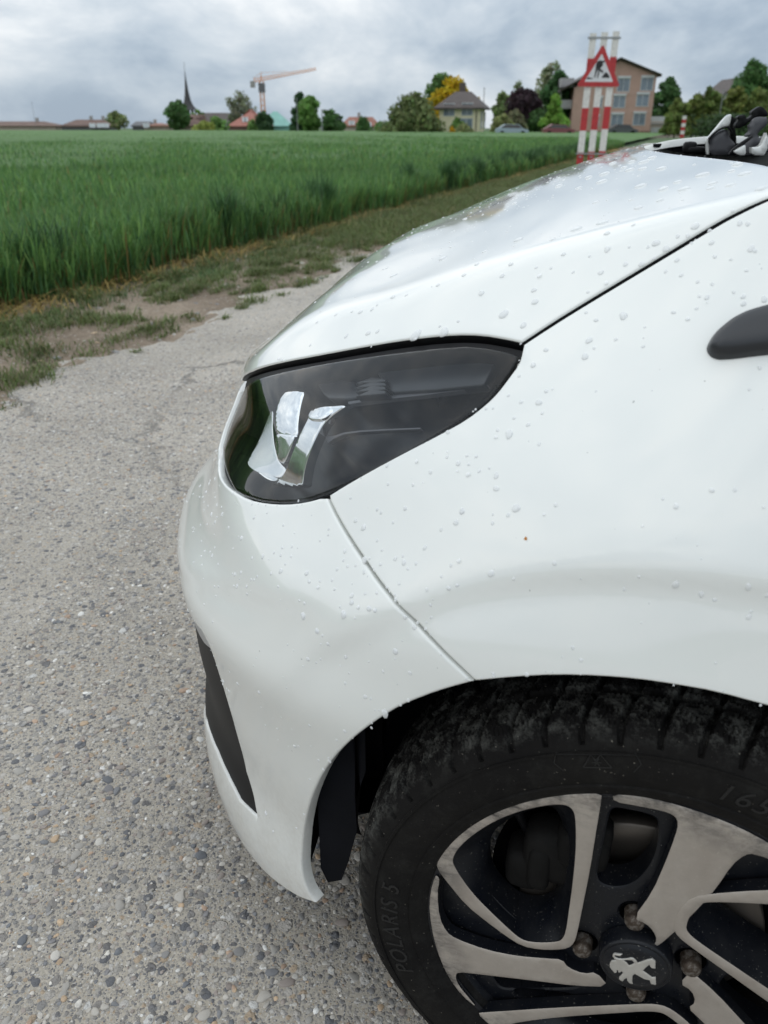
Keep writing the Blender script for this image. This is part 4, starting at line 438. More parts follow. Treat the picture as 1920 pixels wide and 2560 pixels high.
hoodp=np.vstack([smoothline(hr),gh,hl,[(.556,.2,.670)],midtop])
hood=panel('bonnet',hoodp,CAR,MAT['paint'],h=.0085,shrink=.0022,mirror=True,keepmid=True,roll=.002,flange=.02,flmat=MAT['rubber'])  # return flange coloured dark to stand in for shade in the shut gap
rearg=[(-.052,.618,.965),(-.12,.60,.99),(-.2,.597,1.0),(-.3,.60,1.0),(-.45,.615,.99),(-.55,.63,.975)]
archr=[(.352*math.cos(R(a)),.80,.30+.352*math.sin(R(a))) for a in range(196,100,-8)]
fendp=np.vstack([rearg[::-1],gh[1:],lf[::-1],gb[1:],ar[:-1][::-1][[i for i in range(len(ar)-1) if ar[:-1][::-1][i][0]<gb[-1][0]-.004]],archr[::-1],[(-.40,.78,.2),(-.55,.78,.2),(-.55,.80,.35),(-.55,.81,.5),(-.55,.80,.65),(-.55,.76,.78),(-.55,.69,.9)]])
fender=panel('front_fender',fendp,CAR,MAT['paint'],h=.0085,shrink=.0012,roll=.0018)
bottom=[tuple(p) for p in lo[6:][::-1]]+[(.53,.51,.135),(.575,.42,.13),(.60,.3,.13),(.618,.15,.13),(.625,0,.13)]
midf=[(.65,0,.2),(.655,0,.3),(.66,0,.4),(.65,0,.5),(.60,0,.58),(.585,0,.645)]
inner=[(.574,.1,.652),(.556,.2,.660),(.545,.27,.668),(.548,.30,.655),(.55,.33,.63),(.54,.37,.618)]
arb=ar[[i for i in range(len(ar)) if ar[i][0]>gb[-1][0]+.004]]
bumpp=np.vstack([gb,arb[:-1],bottom,midf,inner,bl[:-1]])
holep=np.vstack([rr,eu[1:4],[(.528,.545,.474),(.56,.48,.462),(.59,.40,.445),(.61,.30,.43),(.625,.2,.42),(.635,.2,.33),(.63,.2,.22),(.625,.27,.16),(.615,.34,.165),(.602,.385,.188)],rl[5:-1]])
bumper=panel('front_bumper',bumpp,CAR,MAT['paint'],holes=[holep],h=.0085,shrink=.0010,mirror=True,keepmid=True,roll=.0026)
for s in (0,1):
    o=panel('bumper_insert',holep,CAR,MAT['blackplastic'],h=.010,shrink=-.003,roll=0,flange=.0,off=.0035) if s==0 else mirrored(o)
trimp=np.vstack([eu[:4],[(.528,.545,.474),(.56,.48,.462),(.566,.47,.43),(.548,.50,.437),(.52,.547,.445),(.495,.582,.452)]])
trim=panel('fog_lamp_surround',trimp,CAR,MAT['silverplastic'],h=.006,shrink=.002,roll=.002,flange=.01,off=.003); mirrored(trim)
shellp=np.vstack([smoothline(hr),rearg[1:],[(-.55,.69,.9),(-.55,.76,.78),(-.55,.81,.6),(-.55,.80,.35),(-.55,.78,.2),(-.40,.78,.2)],archr,ar,bottom,midf,midtop[1:]])
shell=panel('inner_structure',shellp,CAR,MAT['dark'],h=.022,shrink=.012,roll=0,flange=0,off=.105,mirror=True,keepmid=True,hb=.02)  # unseen dark shell added to keep light from leaking through panel gaps
mirrored(fender)
# headlight
HL=empty('headlight',parent=CAR)
openp=np.vstack([hl,[(.545,.29,.668),(.549,.31,.65),(.55,.335,.63),(.54,.375,.618)],bl,lf[1:-1]])
lensp=np.vstack([c_['lens_up'],[(.530,.33,.680),(.540,.325,.662),(.545,.335,.640),(.538,.38,.628)],c_['lens_low'][1:]])
bez=panel('bezel',openp,HL,MAT['rubber'],holes=[lensp],h=.006,shrink=.0015,roll=.0,flange=.07,off=.007)
lens=panel('lens',lensp,HL,MAT['lens'],h=.006,shrink=-.0015,roll=.003,flange=.0,off=.003)
bowl=panel('housing',openp,HL,MAT['housing'],h=.010,shrink=.002,roll=0,flange=0,off=.066,relax=250,const=True)
panel('lamp_panel',c_['panA'],HL,MAT['lamppanel'],h=.006,roll=.002,flange=.01,off=.030)
panel('lamp_panel',c_['panB'],HL,MAT['lamppanel'],h=.006,roll=.002,flange=.01,off=.034)
for q in fins_:
    panel('fin',q,HL,MAT['lamppanel'],h=.005,roll=.001,flange=.01,off=.024,hb=.003)
panel('trim_line',c_['lineA'],HL,MAT['greyplastic'],h=.005,roll=0,flange=.006,off=.040,hb=.003)
panel('trim_line',c_['lineB'],HL,MAT['greyplastic'],h=.005,roll=0,flange=.006,off=.034,hb=.003)
HR=empty('headlight',parent=CAR)
for q in (bez,lens,bowl): mirrored(q,None,HR)
# side repeater on the fender: a smooth dark pod
rp=c_['rep']; cen=rp.mean(0)
rp2=np.vstack([smoothline(rp,1)])
ext=[(rp[-1]+np.array([-.03,0,.004])),(rp[-1]+np.array([-.055,0,.012])),(rp[-1]+np.array([-.068,0,.024])),(rp[0]+np.array([-.05,0,-.004])),(rp[0]+np.array([-.025,0,.0]))]
rep_o=panel('side_repeater',np.vstack([rp2,ext]),CAR,MAT['trim'],h=.004,roll=.012,flange=.012,off=-.0125,hb=.003); mirrored(rep_o)
# water drops: beads of real water on the paint
def drop_mesh(name,seed,flat=.42):
    r=np.random.default_rng(seed); V=[];nr,ns=4,12
    ph=r.uniform(0,6.3,3)
    for i in range(nr):
        a=i/nr*math.pi/2; 
        for j in range(ns):
            b=2*math.pi*j/ns; rad=math.cos(a)*(1+.10*math.sin(2*b+ph[0])+.07*math.sin(3*b+ph[1])); y=math.sin(b)*rad*(1.18 if math.sin(b)<0 else 1)
            V.append((math.cos(b)*rad,y,math.sin(a)**.8*flat))
    V.append((0,-.05,flat)); top=len(V)-1
    F=[]
    for i in range(nr-1):
        for j in range(ns): F.append((i*ns+j,i*ns+(j+1)%ns,(i+1)*ns+(j+1)%ns,(i+1)*ns+j))
    for j in range(ns): F.append(((nr-1)*ns+j,(nr-1)*ns+(j+1)%ns,top))
    me=bpy.data.meshes.new(name); me.from_pydata(V,[],F); me.update(); me.polygons.foreach_set('use_smooth',np.ones(len(F),bool)); me.materials.append(MAT['water']); return me,np.array(V),F
DM=[drop_mesh('water_drop',i) for i in range(5)]
def frame_at(P):
    n=B.grad(P[None])[0]; dn=np.array([0,0,-1.])-n*(-n[2]); 
    if np.linalg.norm(dn)<.2: dn=np.array([1.,0,0])-n*n[0]
    y=-dn/np.linalg.norm(dn); x=np.cross(y,n); return x,y,n
gapst=[]
def which(P):
    S=to_st(P[None])
    for nm,poly,o in (('h',hoodp,hood),('f',fendp,fender),('b',bumpp,bumper),('l',lensp,lens)):
        if inside(S,to_st(resample(poly,.01)))[0]: return o
    return None
nd=0
for x,y,z,s in DROPS:
    P=np.array([x,y,z]); o=which(P)
    if o is None or nd>=296 or o is lens: continue
    X,Y,Zn=frame_at(P); s=max(.0014,min(s*.92,.0055)); k=rng.uniform(.85,1.2)
    Mx=Matrix(((X[0]*s,Y[0]*s*k,Zn[0]*s,P[0]),(X[1]*s,Y[1]*s*k,Zn[1]*s,P[1]),(X[2]*s,Y[2]*s*k,Zn[2]*s,P[2]),(0,0,0,1)))
    d=bpy.data.objects.new('water_drop',DM[nd%5][0]); link(d,o if o is not lens else HL); d.matrix_local=Mx; nd+=1
# the many tiny ones, too small to pick apart
for o,poly,n in ((hood,hoodp,420),(fender,fendp,260),(bumper,bumpp,260)):
    co=np.empty(len(o.data.vertices)*3,np.float32); o.data.vertices.foreach_get('co',co); co=co.reshape(-1,3).astype(float)
    keep=(co[:,1]>(-.62 if o is hood else .1))&(co[:,2]>.36)&(co[:,0]>-.4)
    if o is bumper: keep&=(co[:,2]>.42)
    co=co[keep]; f=np.abs(B.F(co))<.0008; co=co[f]
    ix=rng.choice(len(co),n,replace=False); V=[];Fq=[];b=0
    for i in ix:
        P=co[i]+rng.normal(0,.002,3); P=P-B.grad(P[None])[0]*B.F(P[None])[0]
        X,Y,Zn=frame_at(P); s=.0007+.0014*rng.uniform()**2; _,dv,df=DM[i%5]
        V.append(P+s*(dv[:,:1]*X+dv[:,1:2]*Y+dv[:,2:]*Zn)); Fq+=[tuple(q+b for q in f_) for f_ in df]; b+=len(dv)
    q=mesh('small_water_drops',np.vstack(V),Fq,MAT['water'],o,True); q['kind']='stuff'

V_=np.array([[.0,0,.0004],[.0013,.0005,.0004],[.0007,.0024,.0004],[-.0008,.0028,.0004],[-.0013,.0006,.0004]])
P=np.array(SPECK); P=P-B.grad(P[None])[0]*B.F(P[None])[0]; X,Y,Zn=frame_at(P); mesh('rust_speck',P+V_[:,:1]*X+V_[:,1:2]*Y+V_[:,2:]*Zn,[(0,1,2,3,4)],plain('rust_orange',(.42,.17,.03),.7),fender)
# ------------------------------------------------------------------ front wheel (local x = to the rear, y = inboard, z = up)
WH=empty('wheel',WHC['C'],0,CAR); wa=math.atan2(math.sin(WHC['psi']),math.cos(WHC['psi'])); WH.rotation_euler=(0,0,wa-CAR.rotation_euler[2])
def rot2(p,a): c,s=math.cos(R(a)),math.sin(R(a)); p=np.asarray(p,float); return np.stack([p[:,0]*c-p[:,1]*s,p[:,0]*s+p[:,1]*c],1)
def circ(r,n=64,cx=0,cy=0,a0=0): t=np.linspace(0,2*math.pi,n,endpoint=False)+a0; return np.stack([cx+r*np.cos(t),cy+r*np.sin(t)],1)
def dens(p,h):
    return resample(np.c_[np.asarray(p,float),np.zeros(len(p))],h)[:,:2]
def chaik(p,it=1):
    p=np.asarray(p,float)
    for _ in range(it): q=np.roll(p,-1,0); p=np.stack([.75*p+.25*q,.25*p+.75*q],1).reshape(-1,2)
    return p
def plate(name,poly,top,depth,mat,parent,holes=(),h=.008,roll=.0012,topf=None,sidemat=None):
    """a flat plate cut to a 2D outline, rounded edge, walls going inboard by depth"""
    lp=[]
    for i,p in enumerate([poly,*holes]):
        p=dens(p,h*.5); 
        if (area2(p)<0)!=(i>0): p=p[::-1]
        lp.append(p)
    lo_,hi_=lp[0].min(0),lp[0].max(0); gx,gy=np.meshgrid(np.arange(lo_[0],hi_[0],h),np.arange(lo_[1],hi_[1],h)); G=np.stack([gx,gy],-1).reshape(-1,2)
    k=inside(G,lp[0]); e=seg_dist(G,lp[0])
    for q in lp[1:]: k&=~inside(G,q); e=np.minimum(e,seg_dist(G,q))
    G=G[k&(e>max(h*.45,roll*1.5))]
    rings=[]
    if roll:
        for q in lp:
            r=q+normals2(q)*roll; kk=inside(r,lp[0]); e=np.full(len(r),9.)
            for u in lp: e=np.minimum(e,seg_dist(r,u))
            for u in lp[1:]: kk&=~inside(r,u)
            rings.append(r[kk&(e>roll*.8)])
    V,T=triangulate(lp,rings,G)
    e=np.full(len(V),9.)
    for u in lp: e=np.minimum(e,seg_dist(V,u))
    z=np.full(len(V),top,float)
    if topf is not None: z=z+topf(V)
    zt=z-(np.where(e<1e-6,roll*.7,0) if roll else 0)
    P=np.stack([V[:,0],-zt,V[:,1]],1)
    ed={}
    for a,b,c in T:
        for u,v in ((a,b),(b,c),(c,a)): ed[(u,v)]=1
    bd=[(u,v) for (u,v) in ed if (v,u) not in ed]; fv=sorted({u for q in bd for u in q}); ix={u:len(P)+i for i,u in enumerate(fv)}; fva=np.array(fv)
    low=P[fva].copy(); low[:,1]=P[fva,1]+depth; P=np.vstack([P,low])
    Fl=[]
    for u,v in bd: Fl+=[(u,v,ix[v])[::-1],(u,ix[v],ix[u])[::-1]]
    FT=np.vstack([T,np.array(Fl)])
    a,b,c=P[T[:50,0]],P[T[:50,1]],P[T[:50,2]]
    if np.cross(b-a,c-a)[:,1].sum()>0: FT=FT[:,::-1]
    o=mesh(name,P,FT,mat,parent,True)
    if sidemat is not None:
        o.data.materials.append(sidemat); mi=np.zeros(len(FT),np.int32); mi[len(T):]=1; o.data.polygons.foreach_set('material_index',mi)
    try: o.data.set_sharp_from_angle(angle=R(35))
    except Exception: pass
    return o
def lathe(name,prof,mat,parent,n=96,closed=False,a0=0,a1=360):
    """prof: list of (outward offset, radius)"""
    prof=np.array(prof,float); t=np.linspace(R(a0),R(a1),n+1); full=abs(a1-a0)>359; m=n if full else n+1
    if full: t=t[:-1]
    V=np.stack([np.cos(t)[:,None]*prof[None,:,1],np.repeat(-prof[None,:,0],m,0),np.sin(t)[:,None]*prof[None,:,1]],-1).reshape(-1,3); k=len(prof)
    i=np.arange(m if full else m-1)[:,None]; j=np.arange(k-1)[None]; i2=(i+1)%m
    F=np.stack([i*k+j,i*k+j+1,i2*k+j+1,i2*k+j],-1).reshape(-1,4)
    return mesh(name,V,F,mat,parent,True)
# bright trim inside the headlight; last plate added as the hook's top highlight
for key,nm,mt,dp,kx,ky in (('A','reflector','chrome',.02,3.5,5.0),('A2','reflector','chrome',.02,4,2.0),('B','reflector','satin',.010,3,-3.0),('C','light_guide','chrome',.012,1.0,2.2),('Ct','light_guide','chrome',.012,8,6.0)):
    q=CHR[key]; pp=chaik(q['p'],2); c0=pp.mean(0)
    o=plate(nm,pp,0,dp,MAT[mt],HL,h=.004,roll=.0012,topf=lambda V,kx=kx,ky=ky,c0=c0:-kx*(V[:,0]-c0[0])**2-ky*(V[:,1]-c0[1])**2)
    X,Nn,Y=q['x'],q['n'],q['y']; o.matrix_local=Matrix(((X[0],-Nn[0],Y[0],q['c'][0]),(X[1],-Nn[1],Y[1],q['c'][1]),(X[2],-Nn[2],Y[2],q['c'][2]),(0,0,0,1)))
w_={k:np.array(v) for k,v in WHL.items()}
# tyre
NB=54; sub=22; NA=NB*sub
side=[(-.012,.196),(-.004,.2035),(.0005,.2085),(.0035,.213),(.0062,.219),(.0076,.2222),(.0060,.2238),(.0085,.230),(.0102,.238),(.0106,.246),(.0104,.252),(.0088,.2585),(.0102,.2589),(.0102,.2614),(.0080,.2618),(.0066,.266),(.0045,.2695),(.0012,.2735),(-.0010,.2762),(-.0040,.2792),(-.0075,.2816),(-.0115,.2834)]
tr=[(-.0115-(.1385-.023)*i/54,.2834+.0061*(1-(1-2*i/54)**2)**.8) for i in range(1,54)]
prof=np.array(side+tr+[(-.1385-.0-(o+.0),r) if False else (-.15-o,r) for o,r in side[::-1]])
th=np.arange(NA)*2*math.pi/NA
off=np.repeat(prof[None,:,0],NA,0); rad=np.repeat(prof[None,:,1],NA,0)
ph=(th[:,None]*NB/(2*math.pi)); depth_in=np.clip(-off,0,.15); half=np.minimum(depth_in,.15-depth_in)
sk=ph+np.where(depth_in<.075,1,1)*half*10.0       # grooves sweep back towards the middle
fr=sk-np.floor(sk)
gw=np.clip((half+.006)/.012,0,1)
g=1-np.clip((np.abs(fr-.5)-.40)/.035,0,1); g=1-g   # 1 in the groove around the block edges
groove=np.clip((np.abs(fr-.5)-.405)/.03,0,1)
tread=np.clip((rad-.2675)/.004,0,1)
rad=rad-.0078*groove*tread; 
sipe_p=fr*7+.12*np.sin(half*900); sf=np.abs(sipe_p-np.floor(sipe_p)-.5); sip=(sf<.10)*(np.abs(fr-.5)<.36)*(half>.002)*np.clip((rad-.279)/.002,0,1)
rad=rad-.0022*sip
for cgo,wd_ in ((.040,.0046),(.075,.0044),(.110,.0046)):
    rad=rad-.0075*np.clip((wd_-np.abs(depth_in-cgo))/.001,0,1)*np.clip((rad-.274)/.002,0,1)
# saw-tooth chamfers where the blocks run out on the sidewall
saw=(np.floor(ph*2)%1==0); off=off+.0011*((np.abs((ph*2)%1-.5)*2))*np.clip(1-np.abs(rad-.270)/.004,0,1)*(off>-.006)
V=np.stack([np.cos(th)[:,None]*rad,-off,np.sin(th)[:,None]*rad],-1).reshape(-1,3); k=prof.shape[0]
i=np.arange(NA)[:,None]; j=np.arange(k-1)[None]; i2=(i+1)%NA
tyre=mesh('tyre',V,np.stack([i*k+j,i*k+j+1,i2*k+j+1,i2*k+j],-1).reshape(-1,4),MAT['tyre'],WH,True)
try: tyre.data.set_sharp_from_angle(angle=R(40))
except Exception: pass
# raised lettering on the sidewall
SR=[q[1] for q in side[3:]]; SO=[q[0] for q in side[3:]]
def arc_text(name,txt,size,r,deg_mid,o,extr=.0007,spacing=1.0):
    cu=bpy.data.curves.new('t','FONT'); cu.body=txt; cu.size=size; cu.extrude=extr; cu.space_character=spacing; cu.align_x='CENTER'; cu.resolution_u=3; cu.shear=.18
    ob=bpy.data.objects.new('t',cu); COL.objects.link(ob); dg=bpy.context.evaluated_depsgraph_get(); dg.update()
    me=bpy.data.meshes.new_from_object(ob.evaluated_get(dg)); bpy.data.objects.remove(ob)
    co=np.empty(len(me.vertices)*3,np.float32); me.vertices.foreach_get('co',co); co=co.reshape(-1,3)
    a=R(deg_mid)-co[:,0]/r; rr=r+co[:,1]; bulge=np.interp(rr,SR,SO)
    P=np.stack([np.cos(a)*rr,-(bulge+.0003+co[:,2]),np.sin(a)*rr],1)
    F=[tuple(p.vertices) for p in me.polygons]; return mesh(name,P,F,MAT['letters'],WH)
MAT['letters']=plain('letter_rubber',(.016,.0155,.015),.55,spec=.25)
arc_text('sidewall_lettering','POLARIS 5',.0255,.2345,188,0,spacing=1.12)
arc_text('sidewall_lettering','165/',.026,.2340,76.5,0,spacing=1.1)
# mountain-and-snowflake mark, raised
pk=[]
def flat_strip(p,q,w): 
    p=np.array(p);q=np.array(q);d=(q-p)/np.linalg.norm(q-p);n=np.array([-d[1],d[0]])*w/2; return [p+n,q+n,q-n,p-n]
mk=[flat_strip((-.012,-.006),(-.004,.006),.0014),flat_strip((-.004,.006),(.000,.001),.0014),flat_strip((.000,.001),(.004,.0065),.0014),flat_strip((.004,.0065),(.012,-.006),.0014),flat_strip((-.012,-.006),(.012,-.006),.0014)]
for a in (0,60,120): c,s=math.cos(R(a))*.0042,math.sin(R(a))*.0042; mk.append(flat_strip((-c,-.0012-s),(c,-.0012+s),.001))
mk+= [flat_strip((-.032,.009),(.032,.009),.0009),flat_strip((-.036,0),(-.032,.009),.0009),flat_strip((.036,0),(.032,.009),.0009),flat_strip((-.036,0),(-.030,-.009),.0009),flat_strip((.036,0),(.030,-.009),.0009)]
V=[];F=[]
for q in mk:
    b=len(V)
    for x,y in q: 
        a=R(104.5)-x/.2545; rr=.2525+y; V.append((math.cos(a)*rr,-(float(np.interp(rr,SR,SO))+.0006),math.sin(a)*rr))
    F.append((b,b+1,b+2,b+3))
mesh('snowflake_mark',V,F,MAT['letters'],WH)
# rim
lathe('rim_barrel',[(-.004,.1995),(-.002,.2035),(-.003,.2085),(-.010,.2095),(-.012,.2),(-.02,.196),(-.05,.188),(-.11,.186),(-.14,.196)],MAT['wheelblack'],WH,120)
lathe('rim_barrel',[(-.012,.199),(-.022,.192),(-.05,.184),(-.11,.182)],MAT['wheelblack'],WH,120)
lin=chaik(w_['loop_in'],2); lout=chaik(w_['loop_out'],1); w1=chaik(w_['win1'],2); w2=chaik(w_['win2'],2)
bladeL=chaik(w_['bladeL'],1); 
bR=w_['bladeR']; bR=chaik(bR,1)
bolts=w_['bolts']; ang=np.degrees(np.arctan2(bolts[:,1],bolts[:,0])); a0=np.mean((ang+360)%90); bpos=[(.05*math.cos(R(a0+90*i)),.05*math.sin(R(a0+90*i))) for i in range(4)]
holes=[lin*1.0]+[rot2(lin,a) for a in (-120,120)]+[w2]+[rot2(w2,a) for a in (-120,120)]+[chaik(w_['win4'],2)]
pock=[circ(.0142,28,x,y) for x,y in bpos]
plate('rim_body',circ(.1993,150),-.013,.026,MAT['wheelblack'],WH,holes+pock,h=.007,roll=.002,topf=lambda V:-.006*np.clip((np.hypot(*V.T)-.05)/.14,0,1))
for a in (0,-120,120):      # dark sloping flanks inside each loop
    n=72; A=rot2(lin,a); Bw=rot2(w1,a)
    def byang(p,n=72):
        c=A.mean(0); d=dens(p,.002); g=np.arctan2(d[:,1]-c[1],d[:,0]-c[0]); o_=np.argsort(g); g=g[o_]; d=d[o_]; t=np.linspace(-math.pi,math.pi,n,endpoint=False); 
        return np.stack([np.interp(t,g,d[:,0],period=2*math.pi),np.interp(t,g,d[:,1],period=2*math.pi)],1)
    a_,b_=byang(A),byang(Bw); lay=[(a_,-.0015),(.8*a_+.2*b_,-.008),(.35*a_+.65*b_,-.024),(b_,-.033),(b_*.99+.01*b_.mean(0),-.05)]
    V=np.vstack([np.c_[p[:,0],np.full(n,-z),p[:,1]] for p,z in lay]); F=[(r*n+i,r*n+(i+1)%n,(r+1)*n+(i+1)%n,(r+1)*n+i) for r in range(4) for i in range(n)]
    mesh('loop_flank',V,F,MAT['wheelblack'],WH,True)
for a in (0,-120,120): plate('spoke_loop',rot2(lout,a),0,.013,MAT['alloy'],WH,[rot2(lin,a)],h=.006,roll=.0008,sidemat=MAT['wheelblack'])
plate('spoke_blade',bladeL,-.0004,.013,MAT['alloy'],WH,h=.006,roll=.0008,sidemat=MAT['wheelblack'])
# the second blade runs on beyond its traced edge, mirrored about its own axis
ax=R(75); u_=np.array([math.cos(ax),math.sin(ax)])
rt=w_['bladeR']; tail=[(.202*math.cos(R(a)),.202*math.sin(R(a))) for a in (62,56,50,47)]+[(.194*math.cos(R(a)),.194*math.sin(R(a))) for a in (48,54,58)]
ir=np.argmax((rt[:,0])); bR=chaik(np.vstack([rt[:6],tail,rt[8:]]),1)
plate('spoke_blade',bR,-.0006,.013,MAT['alloy'],WH,h=.006,roll=.0008,sidemat=MAT['wheelblack'])
b3=rot2(bladeL,120); plate('spoke_blade',b3,-.0005,.013,MAT['alloy'],WH,h=.006,roll=.0008,sidemat=MAT['wheelblack'])
# hub cap, emblem and bolts
lathe('hub_cap',[(-.012,.0345),(.002,.0338),(.0045,.0325),(.0048,.0315),(.0040,.0308),(.0042,.0295),(.0062,.0285),(.0070,.02),(.0072,.0)],MAT['wheelblack'],WH,72)
MAT['emblem']=plain('polished_emblem',(.66,.64,.60),.3,.7,.1,60)
plate('lion_emblem',w_['lion'],.0082,.0025,MAT['emblem'],WH,[w_['lionhole']],h=.0012,roll=.0008)
for x,y in bpos:
    p=[(-.016,.0098),(-.006,.0096),(-.003,.0090),(-.0005,.0076),(.0006,.0046),(.0010,0)]
    o=lathe('wheel_bolt',p,MAT['bolt'],WH,18); o.location=(x,0,y)
    o=lathe('bolt_pocket',[(-.013,.0142),(-.034,.0125),(-.036,0)],MAT['dark'],WH,28); o.location=(x,0,y)
# brake behind the spokes
lathe('brake_disc',[(-.062,.045),(-.060,.07),(-.056,.071),(-.056,.117),(-.058,.119),(-.076,.119),(-.076,.07)],MAT['brake'],WH,96)
lathe('brake_hub',[(-.030,0),(-.030,.05),(-.036,.066),(-.062,.070)],MAT['iron'],WH,48)
def lump(name,pts,rads,mat,parent):
    """a smooth casting: union of overlapping rounded blocks grown as one skin"""
    V=[];F=[]
    for (x,o,y),(rx,ro,ry) in zip(pts,rads):
        b=len(V);n1,n2=8,12
        for i in range(n1+1):
            a=-math.pi/2+math.pi*i/n1
            for j in range(n2):
                t_=2*math.pi*j/n2; ce=lambda v,e=.55: math.copysign(abs(v)**e,v)
                V.append((x+rx*ce(math.cos(a))*ce(math.cos(t_)),-(o+ro*ce(math.sin(a))),y+ry*ce(math.cos(a))*ce(math.sin(t_))))
        for i in range(n1):
            for j in range(n2): F.append((b+i*n2+j,b+i*n2+(j+1)%n2,b+(i+1)*n2+(j+1)%n2,b+(i+1)*n2+j))
    return mesh(name,V,F,mat,parent,True)
lump('brake_caliper',[(-.085,-.045,.075),(-.062,-.038,.098),(-.115,-.05,.045),(-.05,-.036,.118),(-.10,-.034,.062)],[(.034,.022,.034),(.026,.02,.024),(.02,.022,.026),(.014,.012,.016),(.012,.014,.03)],MAT['iron'],WH)
lathe('dust_shield',[(-.085,.04),(-.085,.150),(-.080,.152)],MAT['dark'],WH,64)
for (p0,p1,rr) in (((-.10,-.07,.02),(-.055,-.06,.045),.006),((-.13,-.06,.10),(-.09,-.07,.01),.005)):
    n=10; P0,P1=np.array(p0),np.array(p1); d=(P1-P0)/np.linalg.norm(P1-P0); u=np.cross(d,[0,1,.2]); u/=np.linalg.norm(u); v=np.cross(d,u)
    V=[];F=[]
    for e in (P0,P1):
        for q in range(n): a=2*math.pi*q/n; w=e+rr*(math.cos(a)*u+math.sin(a)*v); V.append((w[0],-w[1],w[2]))
    F=[(q,(q+1)%n,n+(q+1)%n,n+q) for q in range(n)]; mesh('brake_hose',V,F,MAT['rubber'],WH,True)
# right-hand front wheel shares the meshes
W2_=empty('wheel',(WHC['C'][0],-WHC['C'][1],WHC['C'][2]),WH.rotation_euler[2]+math.pi,CAR)
for o in [o for o in COL.objects if o.parent==WH and o.name.split('.')[0] in('tyre','rim_barrel','rim_body','spoke_loop','spoke_blade','hub_cap')]:
    q=o.copy(); COL.objects.link(q); q.parent=W2_
# wheel housing liner
_t=np.degrees(np.arctan2(ar[:,2]-.30,ar[:,0])); _o=np.argsort(_t); LTH=_t[_o]; LW=ar[_o,1]; LR=np.hypot(ar[:,0],ar[:,2]-.30)[_o]
def arch_liner(sg):
    V=[];F=[]; A=list(range(-14,196,5)); ws=[.795,.775,.70,.60,.50,.46]
    for a in A:
        for w in ws:
            rl=float(np.interp(a,LTH,LR)) if a<75 else .356; r=rl+.003+(.010*min(1,(.795-w)/.05) if a>75 else 0)
            x,z=r*math.cos(R(a)),.30+r*math.sin(R(a))
            w=min(w,float(np.interp(a,LTH,LW))-.016)
            V.append((x,sg*w,max(z,.19)))
    k=len(ws); F=[(i*k+j,i*k+j+1,(i+1)*k+j+1,(i+1)*k+j) for i in range(len(A)-1) for j in range(k-1)]
    if sg<0: F=[f[::-1] for f in F]
    b=len(V); V.append((0,sg*.46,.30)); F+=[(i*k+k-1,b,(i+1)*k+k-1) for i in range(len(A)-1)]
    o=mesh('wheel_arch_liner',V,F,MAT['liner'],CAR,True)
arch_liner(1); arch_liner(-1)
# air deflector flap in front of the tyre
V=[];F=[]
for i,(x,z0,z1) in enumerate(((.340,.50,.215),(.328,.50,.192),(.315,.50,.200),(.302,.50,.232),(.295,.50,.285),(.293,.51,.33),(.284,.52,.375))):
    for w in (.672,.50): V+= [(x,w,z0),(x+.004*(i%2),w,z1-(.07 if w<.6 else 0))]
for i in range(6): b=i*4; F+=[(b,b+4,b+5,b+1),(b+2,b+3,b+7,b+6),(b,b+2,b+6,b+4)]
mesh('air_deflector',V,F,MAT['liner'],CAR,True)
# ------------------------------------------------------------------ windscreen foot seen over the bonnet
def slab(name,key,mat,thick,parent=CAR,roll=.0012,h=.006,mir=False):
    p=np.array(COWL[key]); w=p[0,1]; q=np.stack([-p[:,0],p[:,2]],1)     # x rear, y up
    o=plate(name,chaik(q,1),0,thick,mat,parent,h=h,roll=roll)
    o.matrix_local=Matrix(((-1,0,0,0),(0,-1,0,w),(0,0,1,0),(0,0,0,1))) ; return o
slab('cowl_trough','trough',MAT['liner'],.03); slab('cowl_edge','edge',MAT['paint'],.012,roll=.001)
slab('pillar_foot','pillar_cap',MAT['paint'],.012); slab('pillar_seal','pillar_seal',MAT['rubber'],.008,roll=.0015)
slab('pillar_cover','grey_cover',MAT['greyplastic'],.02,roll=.006); slab('pillar_shade','side_shade',MAT['blackplastic'],.02,roll=.002)
slab('wiper_hinge','hinge',MAT['blackplastic'],.02,roll=.003); slab('wiper_arm','lever',MAT['greyplastic'],.016,roll=.004)
slab('wiper_blade','blade',MAT['rubber'],.008,roll=.002); slab('cowl_corner','white_corner',MAT['paint'],.02,roll=.003); slab('cowl_flap','white_flap',MAT['paint'],.012,roll=.002)
lump('washer_nozzle',[(-.155,.56,.968),(-.168,.555,.964)],[(.014,.012,.012),(.02,.01,.007)],MAT['blackplastic'],CAR)
